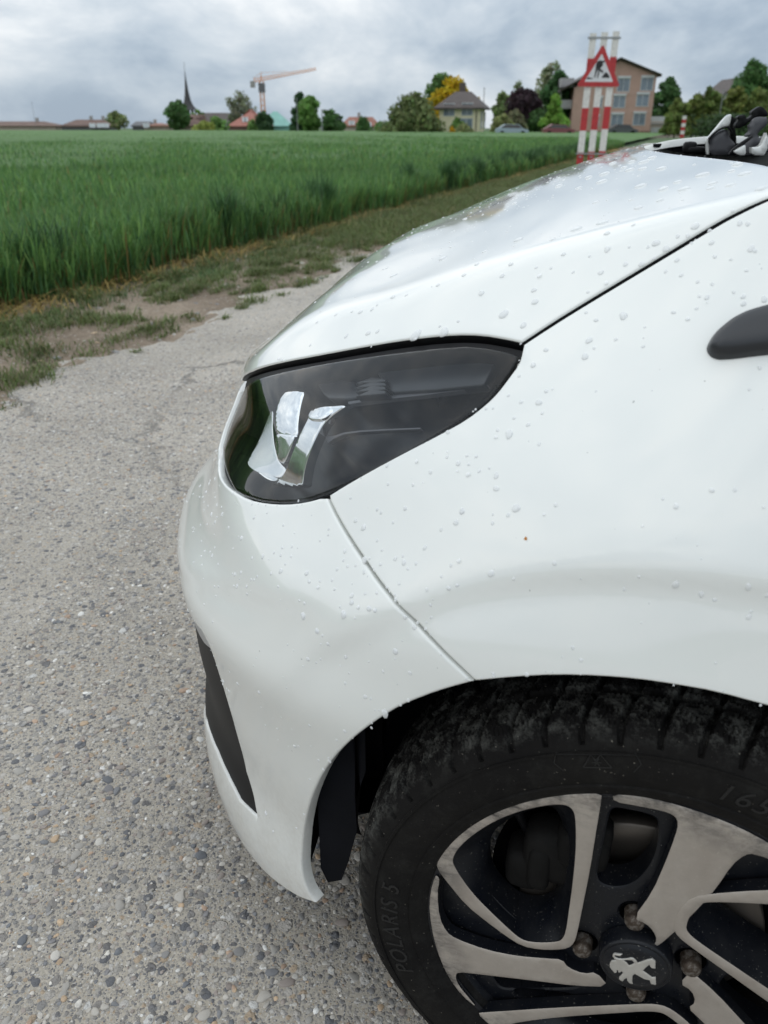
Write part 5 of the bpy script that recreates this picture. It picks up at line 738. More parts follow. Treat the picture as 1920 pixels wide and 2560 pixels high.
# ------------------------------------------------------------------ the rest of the car, behind the picture's edge
def cabin():
    st=[(-.56,.665,.985,.62,.995),(-.95,.70,1.0,.60,1.32),(-1.25,.71,1.01,.58,1.44),(-1.9,.71,1.02,.58,1.46),(-2.45,.70,1.04,.56,1.38),(-2.72,.66,1.05,.5,1.10)]
    V=[];F=[];mi=[]
    for u,wb,zb,wt,zt in st:
        half=[(wb+.10,.20),(.805,.35),(.81,.62),(.78,.80),(wb,zb),((wb+wt)/2+.012,(zb+zt)/2),(wt,zt-.03),(wt*.6,zt+.005),(0,zt+.012)]
        for w,z in half+[(-w,z) for w,z in half[-2::-1]]: V.append((u,w,z))
    k=17
    for i in range(len(st)-1):
        for j in range(k-1):
            F.append((i*k+j,(i+1)*k+j,(i+1)*k+j+1,i*k+j+1)); mi.append(1 if j in(4,5,10,11) else 0)
    b=(len(st)-1)*k; F.append(tuple(b+j for j in range(k))); mi.append(0)
    o=mesh('rear_body',V,F,[MAT['paint'],MAT['glass']],CAR,True); o.data.polygons.foreach_set('material_index',np.array(mi,np.int32))
    # windscreen
    Vw=[];Fw=[]
    for i in range(9):
        s=i/8; w=(-.62+1.24*s); ub=-.25-.30*abs(w/.62)**2.2; Vw+= [(ub,w*.99,.975),(-.945,w*.96,1.315)]
    Fw=[(2*i,2*i+1,2*i+3,2*i+2) for i in range(8)]; mesh('windscreen',Vw,Fw,MAT['glass'],CAR,True)
    Vf=[(-.5,-.74,.22),(-.5,.74,.22),(-2.7,.74,.24),(-2.7,-.74,.24),(-.3,-.47,.21),(-.3,.47,.21),(.20,.47,.205),(.26,.56,.20),(.38,.57,.195),(.58,.36,.19),(.58,-.36,.19),(.38,-.57,.195),(.26,-.56,.20),(.20,-.47,.205)]
    mesh('underbody',Vf,[(0,1,2,3),(4,5,1,0),(5,4,13,6),(6,13,12,7),(7,12,11,8),(8,11,10,9)],MAT['dark'],CAR)
    for sg in (1,-1):
        W3=empty('wheel',(-2.34,sg*WHC['C'][1],WHC['C'][2]),(math.pi if sg>0 else 0),CAR)
        for o in [o for o in COL.objects if o.parent==WH and o.name.split('.')[0] in('tyre','rim_barrel','rim_body','spoke_loop','spoke_blade','hub_cap')]:
            q=o.copy(); COL.objects.link(q); q.parent=W3
cabin()
# ------------------------------------------------------------------ ground, road, verge, field
FD=np.array([.335,.942]); FD/=np.linalg.norm(FD); FN=np.array([-FD[1],FD[0]])      # along the field edge / into the field
P0=np.array([-2.23,4.65])
def nz2(x,y,s=1.0,seed=0):
    r=np.random.default_rng(seed); o=0
    for k in range(7):
        a=r.uniform(0,6.3); f=s*1.7**k*.35; o=o+np.sin((x*np.cos(a)+y*np.sin(a))*f*2*np.pi+r.uniform(0,6.3))/1.45**k
    return o/2.6
t=NT('soil'); c=t.coord(); n=t.noise(c,3,6,.6).outputs[0]; n2=t.noise(c,90,4,.7).outputs[0]
t.set(Base_Color=t.ramp(t.math('ADD',t.math('MULTIPLY',n,.6),t.math('MULTIPLY',n2,.4)),[(.35,(.14,.105,.072)),(.5,(.25,.20,.15)),(.65,(.34,.28,.215))]),Roughness=.9); t.bump(n2,.6,.006); MAT['soil']=t.m
t=NT('meadow'); c=t.coord(); n=t.noise(c,.05,6,.6).outputs[0]; t.set(Base_Color=t.ramp(n,[(.35,(.045,.085,.025)),(.65,(.075,.12,.035))]),Roughness=.9); MAT['meadow']=t.m
g=mesh('ground',[(-900,-60,-.06),(900,-60,-.06),(900,96,-.06),(-900,96,-.06),(900,108,-.62),(-900,108,-.62),(900,1500,-.62),(-900,1500,-.62)],[(0,1,2,3),(3,2,4,5),(5,4,6,7)],MAT['meadow']); tag(g,kind='structure')
# road: cement with exposed pebbles
t=NT('pebbled_road'); c=t.coord(); 
wn=t.noise(c,55,3,.6); wv=t.n('ShaderNodeVectorMath',operation='SCALE'); t.l(wn.outputs[1],wv.inputs[0]); wv.inputs['Scale'].default_value=.009
cv=t.n('ShaderNodeVectorMath',operation='ADD'); t.l(c,cv.inputs[0]); t.l(wv.outputs[0],cv.inputs[1]); cv=cv.outputs[0]
v1=t.vor(cv,62); v2=t.vor(cv,140); v3=t.vor(cv,330); v0=t.vor(cv,33)
stone=[(0,(.17,.17,.178)),(.10,(.30,.285,.27)),(.27,(.41,.38,.34)),(.46,(.52,.48,.43)),(.60,(.33,.305,.28)),(.72,(.60,.565,.52)),(.82,(.50,.39,.28)),(.90,(.20,.19,.185)),(.96,(.70,.68,.64))]
def stcol(v): 
    s=t.n('ShaderNodeSeparateColor'); t.l(v.outputs['Color'],s.inputs[0]); return t.ramp(s.outputs[0],stone,'CONSTANT'),s.outputs[1]
c1,k1=stcol(v1);c2,k2=stcol(v2);c3,k3=stcol(v3);c0,k0=stcol(v0)
cem=t.mix(t.rng(t.noise(c,260,4,.7).outputs[0],.35,.65),(.38,.34,.28),(.58,.52,.435))
m3=t.math('MULTIPLY',t.rng(v3.outputs['Distance'],.52,.40),t.rng(k3,.25,.3)); b3=t.mix(m3,cem,c3)
m2=t.math('MULTIPLY',t.rng(v2.outputs['Distance'],.50,.42),t.rng(k2,.40,.44)); b2=t.mix(m2,b3,c2)
m1=t.math('MULTIPLY',t.rng(v1.outputs['Distance'],.46,.40),t.rng(k1,.60,.63)); b1=t.mix(m1,b2,c1)
m0=t.math('MULTIPLY',t.rng(v0.outputs['Distance'],.36,.32),t.rng(k0,.86,.88)); b0=t.mix(m0,b1,c0)
pat=t.noise(c,1.1,5,.6,.6).outputs[0]; pat2=t.noise(c,.33,3,.5,.3).outputs[0]
crk=t.n('ShaderNodeTexVoronoi',feature='DISTANCE_TO_EDGE'); crk.inputs['Scale'].default_value=.42
cw=t.noise(c,1.6,5,.7); cx=t.n('ShaderNodeVectorMath',operation='SCALE'); t.l(cw.outputs[1],cx.inputs[0]); cx.inputs['Scale'].default_value=.55; cy=t.n('ShaderNodeVectorMath',operation='ADD'); t.l(c,cy.inputs[0]); t.l(cx.outputs[0],cy.inputs[1]); t.l(cy.outputs[0],crk.inputs['Vector'])
crack=t.math('MULTIPLY',t.rng(crk.outputs['Distance'],.010,.003),t.rng(pat,.45,.6))
sc=t.n('ShaderNodeVectorMath',operation='SCALE'); t.l(b0,sc.inputs[0]); t.l(t.math('MULTIPLY',t.rng(pat,.3,.7,.74,1.05),t.rng(pat2,.35,.65,.9,1.08)),sc.inputs['Scale'])
t.set(Base_Color=t.mix(t.math('MULTIPLY',crack,.55),sc.outputs[0],(.05,.047,.042)),Roughness=.82)
hgt=t.math('ADD',t.math('ADD',t.math('MULTIPLY',m1,t.rng(v1.outputs['Distance'],.5,.1)),t.math('MULTIPLY',m2,t.rng(v2.outputs['Distance'],.5,.1,0,.6))),t.math('ADD',t.math('MULTIPLY',m3,.22),t.math('SUBTRACT',t.math('MULTIPLY',m0,.8),t.math('MULTIPLY',crack,2))))
t.bump(hgt,.9,.0035); MAT['road']=t.m
# edge of the road follows the verge
def W2(a,b): return P0+FD*a+FN*b
A=np.linspace(-14,60,140); 
edge=np.array([W2(a,-(1.30-.010*a)+.35) for a in A]); rt=[(60,70),(60,-14),(-14,-14)]
V=[(x,y,0) for x,y in edge]; Vr=[(x-FN[0]*10.5,y-FN[1]*10.5,0) for x,y in edge]; n=len(V)
road=mesh('road',V+Vr,[(i,n+i,n+i+1,i+1) for i in range(n-1)],MAT['road']); tag(road,kind='structure')
# verge: trodden soil that laps over the road's edge
na,nb=620,90; a_=np.linspace(-5,46,na); b_=np.linspace(-1.75,1.2,nb); AA,BB=np.meshgrid(a_,b_,indexing='ij')
XY=P0[None,None]+FD*AA[...,None]+FN*BB[...,None]; X,Y=XY[...,0],XY[...,1]
edge_b=-(1.34-.012*AA)+.03*nz2(X,Y,.8,3)+.022*nz2(X,Y,3,4)
s=np.clip((BB-edge_b)/.22,-1.2,3)
Z=-.012+.022*s*np.where(s<0,1,.55)+.010*nz2(X,Y,2.2,5)+.006*nz2(X,Y,7,8)+.004*nz2(X,Y,18,9); Z=np.where(BB<-1.7,-.03,Z)
k=nb; i=np.arange(na-1)[:,None]; j=np.arange(nb-1)[None]
t=NT('verge_soil'); c=t.coord(); n=t.noise(c,1.3,6,.6,.4).outputs[0]; n2=t.noise(c,34,5,.7).outputs[0]; vv=t.vor(c,55); s2=t.n('ShaderNodeSeparateColor'); t.l(vv.outputs['Color'],s2.inputs[0])
base=t.ramp(t.math('ADD',t.math('MULTIPLY',n,.55),t.math('MULTIPLY',n2,.45)),[(.32,(.10,.072,.048)),(.46,(.185,.140,.098)),(.56,(.27,.212,.155)),(.7,(.38,.32,.255))])
peb=t.math('MULTIPLY',t.rng(vv.outputs['Distance'],.35,.25),t.rng(s2.outputs[0],.80,.84))
t.set(Base_Color=t.mix(peb,base,(.42,.39,.35)),Roughness=.92); t.bump(t.math('ADD',n2,peb),.7,.008); MAT['verge']=t.m
vg=mesh('verge',np.stack([X,Y,Z],-1).reshape(-1,3),np.stack([i*k+j,(i+1)*k+j,(i+1)*k+j+1,i*k+j+1],-1).reshape(-1,4),MAT['verge'],None,True); tag(vg,kind='structure')
def vz(a,b):
    x,y=(P0[:,None]+FD[:,None]*a+FN[:,None]*b); eb=-(1.34-.012*a)+.03*nz2(x,y,.8,3)+.022*nz2(x,y,3,4); s=np.clip((b-eb)/.22,-1.2,3)
    return -.012+.022*s*np.where(s<0,1,.55)+.010*nz2(x,y,2.2,5)+.006*nz2(x,y,7,8)
# leaf-blade maker
def blades(base,h,az,lean,width,droop,col,nseg=3,curl=None):
    """many curved blades at once; returns V,F,tint"""
    n=len(base); t=np.linspace(0,1,nseg+1); d=np.stack([np.cos(az),np.sin(az)],1); p=np.stack([-d[:,1],d[:,0]],1)
    V=np.empty((n,2*nseg+1,3),np.float32); C=np.empty((n,2*nseg+1,3),np.float32); q=0
    for i_,tt in enumerate(t):
        r=h*lean*tt**1.5; z=h*(tt-droop*tt**3); ctr=base+np.concatenate([d*r[:,None],z[:,None]],1)
        wd=width*(1-tt**2.2)*(.75+.25*min(1,tt*4)); 
        shade=(.86+.22*tt)
        if i_<nseg:
            V[:,q]=ctr+np.concatenate([p*wd[:,None]/2,np.zeros((n,1))],1); V[:,q+1]=ctr-np.concatenate([p*wd[:,None]/2,np.zeros((n,1))],1); C[:,q]=C[:,q+1]=col; q+=2
        else: V[:,q]=ctr; C[:,q]=col
    m=2*nseg+1; b=(np.arange(n)*m)[:,None]; F=[]
    for i_ in range(nseg-1): F+=[np.concatenate([b+2*i_,b+2*i_+1,b+2*i_+3],1),np.concatenate([b+2*i_,b+2*i_+3,b+2*i_+2],1)]
    F.append(np.concatenate([b+2*nseg-2,b+2*nseg-1,b+2*nseg],1))
    return V.reshape(-1,3),np.vstack(F),C.reshape(-1,3)
def join(parts):
    V=[];F=[];C=[];o=0
    for v,f,c in parts: V.append(v);F.append(f+o);C.append(c);o+=len(v)
    return np.vstack(V),np.vstack(F),np.vstack(C)
MAT['wheat']=tinted('wheat_leaf',.5,.35); MAT['grass']=tinted('grass_leaf',.6,.3)
def wheat_zone(n,a0,a1,b0,b1,leaves,nseg,hs=(.36,.47),wd=.010,seed=1,pw=1.0):
    r=np.random.default_rng(seed); a=r.uniform(a0,a1,n); b=b0+(b1-b0)*r.uniform(0,1,n)**pw
    b=np.where(b<.25,b+.10*nz2(a*1.0,b*0,.9,4),b)
    xy=P0[None]+FD*a[:,None]+FN*b[:,None]; H=r.uniform(*hs,n)*(1+.10*nz2(xy[:,0],xy[:,1],.55,6))*np.where(b<.12,r.uniform(.55,1.0,n),1)
    parts=[]; pt=nz2(xy[:,0],xy[:,1],.35,12)
    for l in range(leaves):
        u=(l+r.uniform(0,1,n))/leaves; z0=H*(.05+.60*u); hh=H-z0*.86+r.normal(0,.02,n); hh=np.clip(hh,.08,None)
        base=np.stack([xy[:,0]+r.normal(0,.012,n),xy[:,1]+r.normal(0,.012,n),z0-.01],1)
        v=r.uniform(.72,1.3,n)*(1+.14*pt); yl=r.uniform(0,1,n)
        col=np.stack([.118*v,.238*v,.068*v],1); lt=yl>.86; col[lt]*=np.array([1.7,1.42,1.35]); blu=yl<.22; col[blu]*=np.array([.62,.72,.95])
        low=(u<.25)&(r.uniform(0,1,n)<.35); col[low]=np.array([.22,.155,.055])*v[low,None]
        parts.append(blades(base,hh,r.uniform(0,6.283,n),r.uniform(.10,.55,n),wd*r.uniform(.7,1.35,n),r.uniform(.0,.42,n),col,nseg))
    return parts
parts=wheat_zone(15000,-3.5,9,.0,1.6,5,3,seed=1,pw=1.2)+wheat_zone(22000,9,45,.0,2.2,4,3,seed=2,wd=.016,pw=1.3)+wheat_zone(26000,-3.5,14,1.5,8,3,3,seed=3,wd=.016)
r=np.random.default_rng(77)
for q in range(60):
    a=r.uniform(-3.2,34)**1.0; b=abs(r.normal(.12,.14)); m=int(r.uniform(80,210)); rad_=r.uniform(.10,.26); aa_=a+r.normal(0,rad_*.6,m); bb_=b+np.abs(r.normal(0,rad_*.5,m)); xy=P0[None]+FD*aa_[:,None]+FN*bb_[:,None]
    hh=r.uniform(.36,.58,m)*r.uniform(.9,1.12); v=r.uniform(.6,1.15,m)*r.uniform(.75,1.1); z0=hh*r.uniform(0,.5,m); parts.append(blades(np.c_[xy,z0],hh-z0*.8,r.uniform(0,6.28,m),r.uniform(.08,.5,m),r.uniform(.011,.021,m),r.uniform(0,.35,m),np.stack([.070*v,.155*v,.056*v],1),3))
V,F,C=join(parts); wf=mesh('wheat',V,F,MAT['wheat'],tint=C); tag(wf,'dense green wheat growing along the soil verge','wheat',kind='stuff')
parts=wheat_zone(42000,6,60,2.0,26,2,2,seed=4,wd=.032,hs=(.40,.48))+wheat_zone(30000,-6,30,7,30,2,2,seed=5,wd=.032,hs=(.40,.48))+wheat_zone(40000,10,110,16,80,1,2,seed=6,wd=.07,hs=(.42,.48))
V,F,C=join(parts); wf2=mesh('wheat',V,F,MAT['wheat'],tint=C); tag(wf2,'green wheat covering the middle and far part of the field','wheat',kind='stuff')
# canopy under the leaf tips for the far field
t=NT('wheat_canopy'); c=t.coord(); n=t.noise(c,.22,5,.6).outputs[0]; n2=t.noise(c,5,5,.7).outputs[0]; n3=t.noise(c,28,4,.7).outputs[0]
t.set(Base_Color=t.ramp(t.math('ADD',t.math('ADD',t.math('MULTIPLY',n,.3),t.math('MULTIPLY',n2,.3)),t.math('MULTIPLY',n3,.4)),[(.34,(.066,.135,.038)),(.5,(.104,.205,.058)),(.66,(.14,.262,.082))]),Roughness=.85); t.bump(n3,1,.08); MAT['canopy']=t.m
rows=[.5,3,8,16,30,60,110,190]; zc_=[.16,.26,.34,.38,.41,.43,.435,.44]; aa=np.r_[np.linspace(-6,40,60),np.linspace(44,150,40)]
V=[];F=[]
for b,z in zip(rows,zc_):
    for a in aa: x,y=P0+FD*a+FN*b; V.append((x,y,z+.02*float(nz2(x,y,.5,9))))
k=len(aa); F=np.array([(i*k+j,i*k+j+1,(i+1)*k+j+1,(i+1)*k+j) for i in range(len(rows)-1) for j in range(k-1)])
cf=mesh('wheat_field',V,F[:,::-1].copy(),MAT['canopy'],None,True); tag(cf,kind='structure')
# a strip of straw and dead leaves at the foot of the wheat, grass and weeds on the verge
r=np.random.default_rng(21); parts=[]
n=9000; a=r.uniform(-3.5,40,n); b=r.normal(-.06,.10,n); xy=P0[None]+FD*a[:,None]+FN*b[:,None]; v=r.uniform(.7,1.25,n)
parts.append(blades(np.c_[xy,vz(a,b)],r.uniform(.03,.13,n),r.uniform(0,6.28,n),r.uniform(1.0,3.2,n),r.uniform(.006,.014,n),r.uniform(.2,.9,n),np.stack([.40*v,.29*v,.10*v],1),3))
V,F,C=join(parts); q=mesh('dry_leaves',V,F,MAT['grass'],tint=C); tag(q,'yellowed dead leaves at the foot of the wheat','dead leaves',kind='stuff')
tuft=[];
def tufts(n,a0,a1,b0,b1,rad,h,per,seed,col=(.125,.17,.052)):
    r=np.random.default_rng(seed)
    for _ in range(n):
        a=r.uniform(a0,a1); b=r.uniform(b0,b1); m=int(per*r.uniform(.5,1.5)); R_=rad*r.uniform(.5,1.5)
        aa_=a+r.normal(0,R_*.8,m); bb_=b+r.normal(0,R_*.42,m); xy=P0[None]+FD*aa_[:,None]+FN*bb_[:,None]; v=r.uniform(.65,1.3,m); cc=np.array(col)*r.uniform(.8,1.2)
        cl=cc[None]*v[:,None]; dr=r.uniform(0,1,m)<.14; cl[dr]=np.array([.24,.20,.10])*v[dr,None]
        tuft.append(blades(np.c_[xy,vz(aa_,bb_)-.005],h*r.uniform(.45,1.25,m),r.uniform(0,6.28,m),r.uniform(.3,1.3,m),r.uniform(.003,.0065,m),r.uniform(.1,.8,m),cl,3))
tufts(46,-2.5,4.5,-1.05,-.2,.12,.08,200,31); tufts(170,-2.8,5,-1.25,-.1,.04,.045,55,32); tufts(22,-2.8,3,-1.2,-.5,.09,.08,170,38); tufts(60,-2.6,5,-1.0,-.25,.10,.055,130,39,(.12,.16,.055)); tufts(150,3.5,14,-1.1,-.08,.22,.085,240,33); tufts(300,4,34,-1.0,-.05,.45,.11,330,34); tufts(16,-2.5,3.5,-.5,-.15,.22,.06,240,35,(.075,.15,.045)); tufts(60,-2,12,-.35,.05,.10,.13,70,36,(.10,.15,.045))
V,F,C=join(tuft); q=mesh('grass',V,F,MAT['grass'],tint=C); tag(q,'patches of short grass on the bare soil verge','grass',kind='stuff')
# ------------------------------------------------------------------ loose pebbles and the aggregate of the road, real stones near the camera
PAL=np.array([(.135,.14,.15),(.19,.19,.195),(.24,.23,.22),(.36,.335,.30),(.46,.425,.375),(.56,.525,.47),(.48,.35,.23),(.40,.28,.20),(.30,.255,.225),(.68,.66,.62),(.20,.19,.19)])
PW=np.array([.05,.08,.14,.19,.19,.09,.035,.025,.12,.03,.05]); PW/=PW.sum()
def stone_shape(seed,nr=3,ns=8):
    r=np.random.default_rng(seed); V=[];a=r.uniform(.6,1.0); ph=r.uniform(0,6.3,4); e=r.uniform(.05,.18,3)
    rr=lambda b:1+e[0]*math.sin(2*b+ph[0])+e[1]*math.sin(3*b+ph[1])+.6*e[2]*math.sin(5*b+ph[2])
    for z,s in ((-.25,1.0),(.10,1.0),(.28,.78)):
        for j in range(ns): b=2*math.pi*j/ns; V.append((math.cos(b)*rr(b)*s,math.sin(b)*rr(b)*s*a,z+r.normal(0,.025)))
    V.append((0,0,.32)); F=[]
    for i in range(nr-1):
        for j in range(ns): F+=[(i*ns+j,i*ns+(j+1)%ns,(i+1)*ns+(j+1)%ns),(i*ns+j,(i+1)*ns+(j+1)%ns,(i+1)*ns+j)]
    for j in range(ns): F.append(((nr-1)*ns+j,(nr-1)*ns+(j+1)%ns,len(V)-1))
    return np.array(V),np.array(F)
SH=[stone_shape(s) for s in range(14)]
t=NT('pebble'); a=t.n('ShaderNodeAttribute',attribute_name='tint').outputs['Color']; c=t.coord(); n=t.noise(c,180,5,.7).outputs[0]
vv=t.n('ShaderNodeVectorMath',operation='SCALE'); t.l(a,vv.inputs[0]); t.l(t.rng(n,.3,.7,.72,1.25),vv.inputs['Scale']); t.set(Base_Color=vv.outputs[0],Roughness=.62); t.bump(n,.3,.001); MAT['pebble']=t.m
cc_,ss_=math.cos(CAR.rotation_euler[2]),math.sin(CAR.rotation_euler[2])
def under_tyre(x,y):
    lx,ly=(x-ORG[0])*cc_+(y-ORG[1])*ss_,-(x-ORG[0])*ss_+(y-ORG[1])*cc_
    return (np.abs(lx)<.10)&(np.abs(ly-.71)<.10)
def scatter(n,x0,x1,y0,y1,smin,smax,pw,seed):
    r=np.random.default_rng(seed); x=r.uniform(x0,x1,n); y=r.uniform(y0,y1,n); s=smin+(smax-smin)*r.uniform(0,1,n)**pw
    k=~under_tyre(x,y); return x[k],y[k],s[k]
def seen(x,y):
    c,s=math.cos(PITCH),math.sin(PITCH); dz=-CAM_H; f=y*c-dz*s; u=y*s+dz*c; return (np.abs(x/f)<.52)&(np.abs(u/f)<.70)
x,y,s=scatter(2600,-.75,1.0,.42,2.0,.003,.0100,3.4,71); k=seen(x,y); x,y,s=x[k],y[k],s[k]
far=s/np.hypot(np.hypot(x,y),1); o_=np.argsort(-far)[:300]; 
stm=[]
for i,(v,f) in enumerate(SH): stm.append([])
for ci,col in enumerate(PAL):
    for si in range(2):
        v,f=SH[(ci*2+si)%14]; me_=mesh('stone',v,f,MAT['pebble'],None,False,np.tile(col,(len(v),1))); COL.objects.unlink(me_); stm[(ci*2+si)%14].append((ci,me_.data)); bpy.data.objects.remove(me_)
byc={}
for l in stm:
    for ci,me_ in l: byc.setdefault(ci,[]).append(me_)
r=np.random.default_rng(5)
for i in o_:
    me_=byc[int(r.choice(len(PAL),p=PW))][int(r.integers(2))]
    d=bpy.data.objects.new('stone',me_); link(d,road); d.location=(x[i],y[i],.0006); d.rotation_euler=(r.normal(0,.12),r.normal(0,.12),r.uniform(0,6.28)); d.scale=(s[i],s[i],s[i]*r.uniform(.55,.9))
def stone_mass(x,y,s,seed,zs=(.5,.95)):
    r=np.random.default_rng(seed); n=len(x); kind=r.integers(0,14,n); an=r.uniform(0,6.28,n); zz=s*r.uniform(*zs,n); Vs=[];Fs=[];Cs=[];o=0
    for q in range(14):
        ii=np.where(kind==q)[0]; v,f=SH[q]; c,sn=np.cos(an[ii])[:,None],np.sin(an[ii])[:,None]; tx,ty=r.normal(0,.13,(len(ii),1)),r.normal(0,.13,(len(ii),1))
        vx=v[None,:,0]*s[ii,None]; vy=v[None,:,1]*s[ii,None]; vzv=v[None,:,2]*zz[ii,None]+tx*vx+ty*vy
        Vq=np.stack([x[ii,None]+vx*c-vy*sn,y[ii,None]+vx*sn+vy*c,.0003+vzv],-1).reshape(-1,3)
        Fs.append((f[None]+(np.arange(len(ii))*len(v))[:,None,None]).reshape(-1,3)+o); Vs.append(Vq); o+=len(Vq)
        cl=PAL[r.choice(len(PAL),len(ii),p=PW)]*r.uniform(.8,1.2,(len(ii),1)); Cs.append(np.repeat(cl,len(v),0))
    return np.vstack(Vs),np.vstack(Fs),np.vstack(Cs)
rest=np.ones(len(x),bool); rest[o_]=False
x1,y1,s1=scatter(27000,-.8,1.1,.40,2.1,.0015,.0055,2.4,72); k=seen(x1,y1); x1,y1,s1=x1[k],y1[k],s1[k]
x2,y2,s2=scatter(22000,-1.7,1.0,2.0,3.6,.0018,.0062,2.4,73); k=seen(x2,y2); x2,y2,s2=x2[k],y2[k],s2[k]
V,F,C=stone_mass(np.r_[x[rest],x1,x2],np.r_[y[rest],y1,y2],np.r_[s[rest],s1,s2],74)
q=mesh('aggregate',V,F,MAT['pebble'],road,False,C); q['kind']='stuff'
r=np.random.default_rng(91); n=1500; a=r.uniform(-3,12,n); b=-1.45+1.3*r.uniform(0,1,n)**1.6; xy=P0[None]+FD*a[:,None]+FN*b[:,None]
V,F,C=stone_mass(xy[:,0],xy[:,1],.006+.020*r.uniform(0,1,n)**3,92); nv=np.array([len(SH[q_][0]) for q_ in range(14)])
tr_=np.linalg.lstsq(np.stack([FD,FN],1),(V[:,:2]-P0).T,rcond=None)[0]; V[:,2]+=vz(tr_[0],tr_[1])
q=mesh('loose_gravel',V,F,MAT['pebble'],vg,False,C); q['kind']='stuff'
# ------------------------------------------------------------------ road works sign on three striped boards
MAT['redp']=plain('red_reflective',(.42,.028,.03),.35,0,.18,14); MAT['whitep']=plain('white_reflective',(.66,.65,.61),.4,0,.14,14)
MAT['signwhite']=plain('sign_white',(.62,.63,.64),.35,0,.05,6); MAT['signblack']=plain('sign_black',(.012,.012,.012),.4); MAT['galv']=plain('galvanised',(.30,.31,.31),.45,.6)
def boxv(x0,x1,y0,y1,z0,z1): return [(x0,y0,z0),(x1,y0,z0),(x1,y1,z0),(x0,y1,z0),(x0,y0,z1),(x1,y0,z1),(x1,y1,z1),(x0,y1,z1)]
BF=[(0,3,2,1),(4,5,6,7),(0,1,5,4),(1,2,6,5),(2,3,7,6),(3,0,4,7)]
class MB:
    def __init__(s): s.V=[];s.F=[];s.m=[]
    def box(s,x0,x1,y0,y1,z0,z1,mi=0): b=len(s.V); s.V+=boxv(x0,x1,y0,y1,z0,z1); s.F+=[tuple(b+i for i in f) for f in BF]; s.m+=[mi]*6; return s
    def poly(s,v,f,mi=0): b=len(s.V); s.V+=list(v); s.F+=[tuple(b+i for i in q) for q in f]; s.m+=[mi]*len(f); return s
    def tube(s,p0,p1,r0,r1=None,n=6,mi=0):
        r1=r1 or r0; p0=Vector(p0);p1=Vector(p1); d=(p1-p0).normalized(); u=d.orthogonal().normalized(); v=d.cross(u); b=len(s.V)
        for p,r in((p0,r0),(p1,r1)):
            for i in range(n): a=2*math.pi*i/n; q=p+u*(r*math.cos(a))+v*(r*math.sin(a)); s.V.append(tuple(q))
        s.F+=[(b+i,b+(i+1)%n,b+n+(i+1)%n,b+n+i) for i in range(n)]+[tuple(b+n+i for i in range(n)),tuple(b+n-1-i for i in range(n))]; s.m+=[mi]*(n+2); return s
    def build(s,name,mat,parent=None,smooth=False):
        o=mesh(name,s.V,s.F,mat,parent,smooth)
        if isinstance(mat,(list,tuple)): o.data.polygons.foreach_set('material_index',np.array(s.m,np.int32))
        return o
def prism(pts,y0,y1):
    n=len(pts); V=[(x,y0,z) for x,z in pts]+[(x,y1,z) for x,z in pts]; return V,[tuple(range(n)),tuple(range(2*n-1,n-1,-1))]+[(i,n+i,n+(i+1)%n,(i+1)%n) for i in range(n)]
SY=20.5; sp_=at(1283,270,SY); bx=sp_.x; SG=empty('road_works_sign',(bx,SY,0)); SG.rotation_euler=(0,R(.6),R(-6)); tag(SG,'triangular red and white road works sign on three striped red and white boards','road sign')
ztop=at(1293,70,SY).z+.02
mpx=SY/FPX*1.117*.93
for i in range(3):
    px=(i-1)*.248; zb=0; z=ztop-.02*(2-i)*.9; b_=MB(); red=False
    edges=[z,z-.115]
    bands=[(z-.0,z-.49,0),(z-.49,z-.98,1),(z-.98,z-1.48,0),(z-1.48,z-1.95,1),(z-1.95,z-2.41,0),(z-2.41,0,1)]
    for za,zb2,mi in bands: b_.box(px-.072,px+.072,-.02,.02,max(zb2,.0),za,mi)
    b_.build('striped_board',[MAT['whitep'],MAT['redp']],SG)
MB().box(-.36,.36,-.034,-.021,ztop-.15,ztop-.105).build('clamp',MAT['galv'],SG); MB().box(-.36,.36,-.034,-.021,.43,.46).build('clamp',MAT['galv'],SG)
for x in (-.25,0,.25): MB().box(x-.03,x+.03,-.06,-.035,.36,.39).build('bolt',MAT['galv'],SG)
def rtri(cx,cz,s,rad,n=5):
    h=s*math.sqrt(3)/2; V=[(cx-s/2,cz-h/3),(cx+s/2,cz-h/3),(cx,cz+h*2/3)]; o=[]
    for i,(x,z) in enumerate(V):
        c=Vector((cx,cz))-Vector((x,z)); c.normalize(); q=Vector((x,z))+c*(2*rad); base=math.atan2(-c.y,-c.x)
        for j in range(n): a=base-math.pi/3+2*math.pi/3*j/(n-1); o.append((q.x+rad*math.cos(a),q.y+rad*math.sin(a)))
    return o
zt=at(1287,157,SY).z; 
V,F=prism(rtri(-.02,zt,.97,.035),-.058,-.045); MB().poly(V,F).build('sign_plate',MAT['redp'],SG)
V,F=prism(rtri(-.02,zt,.97*.66,.012),-.0605,-.0585); MB().poly(V,F).build('sign_face',MAT['signwhite'],SG)
def pict(pts): return [(-.02+(x-615)*.00172*1.0,zt+(730-y)*.00172) for x,y in pts]
fig=MB()
for pts in ([(555,640),(565,605),(600,590),(640,600),(640,640),(615,680),(612,720),(600,790),(585,792),(592,720),(588,690),(572,740),(562,792),(548,790),(556,720)],  # body and legs
            [(632,597),(662,592),(664,612),(640,622)],[(600,650),(640,632),(648,642),(612,690),(650,705),(660,735),(648,740),(605,700)],
            [(640,790),(665,755),(690,725),(712,732),(735,760),(752,792)],[(455,800),(480,780),(500,792),(530,795),(530,806),(455,808)]):
    V,F=prism(pict(pts),-.0625,-.0607); fig.poly(V,F)
fig.build('digging_man_pictogram',MAT['signblack'],SG)
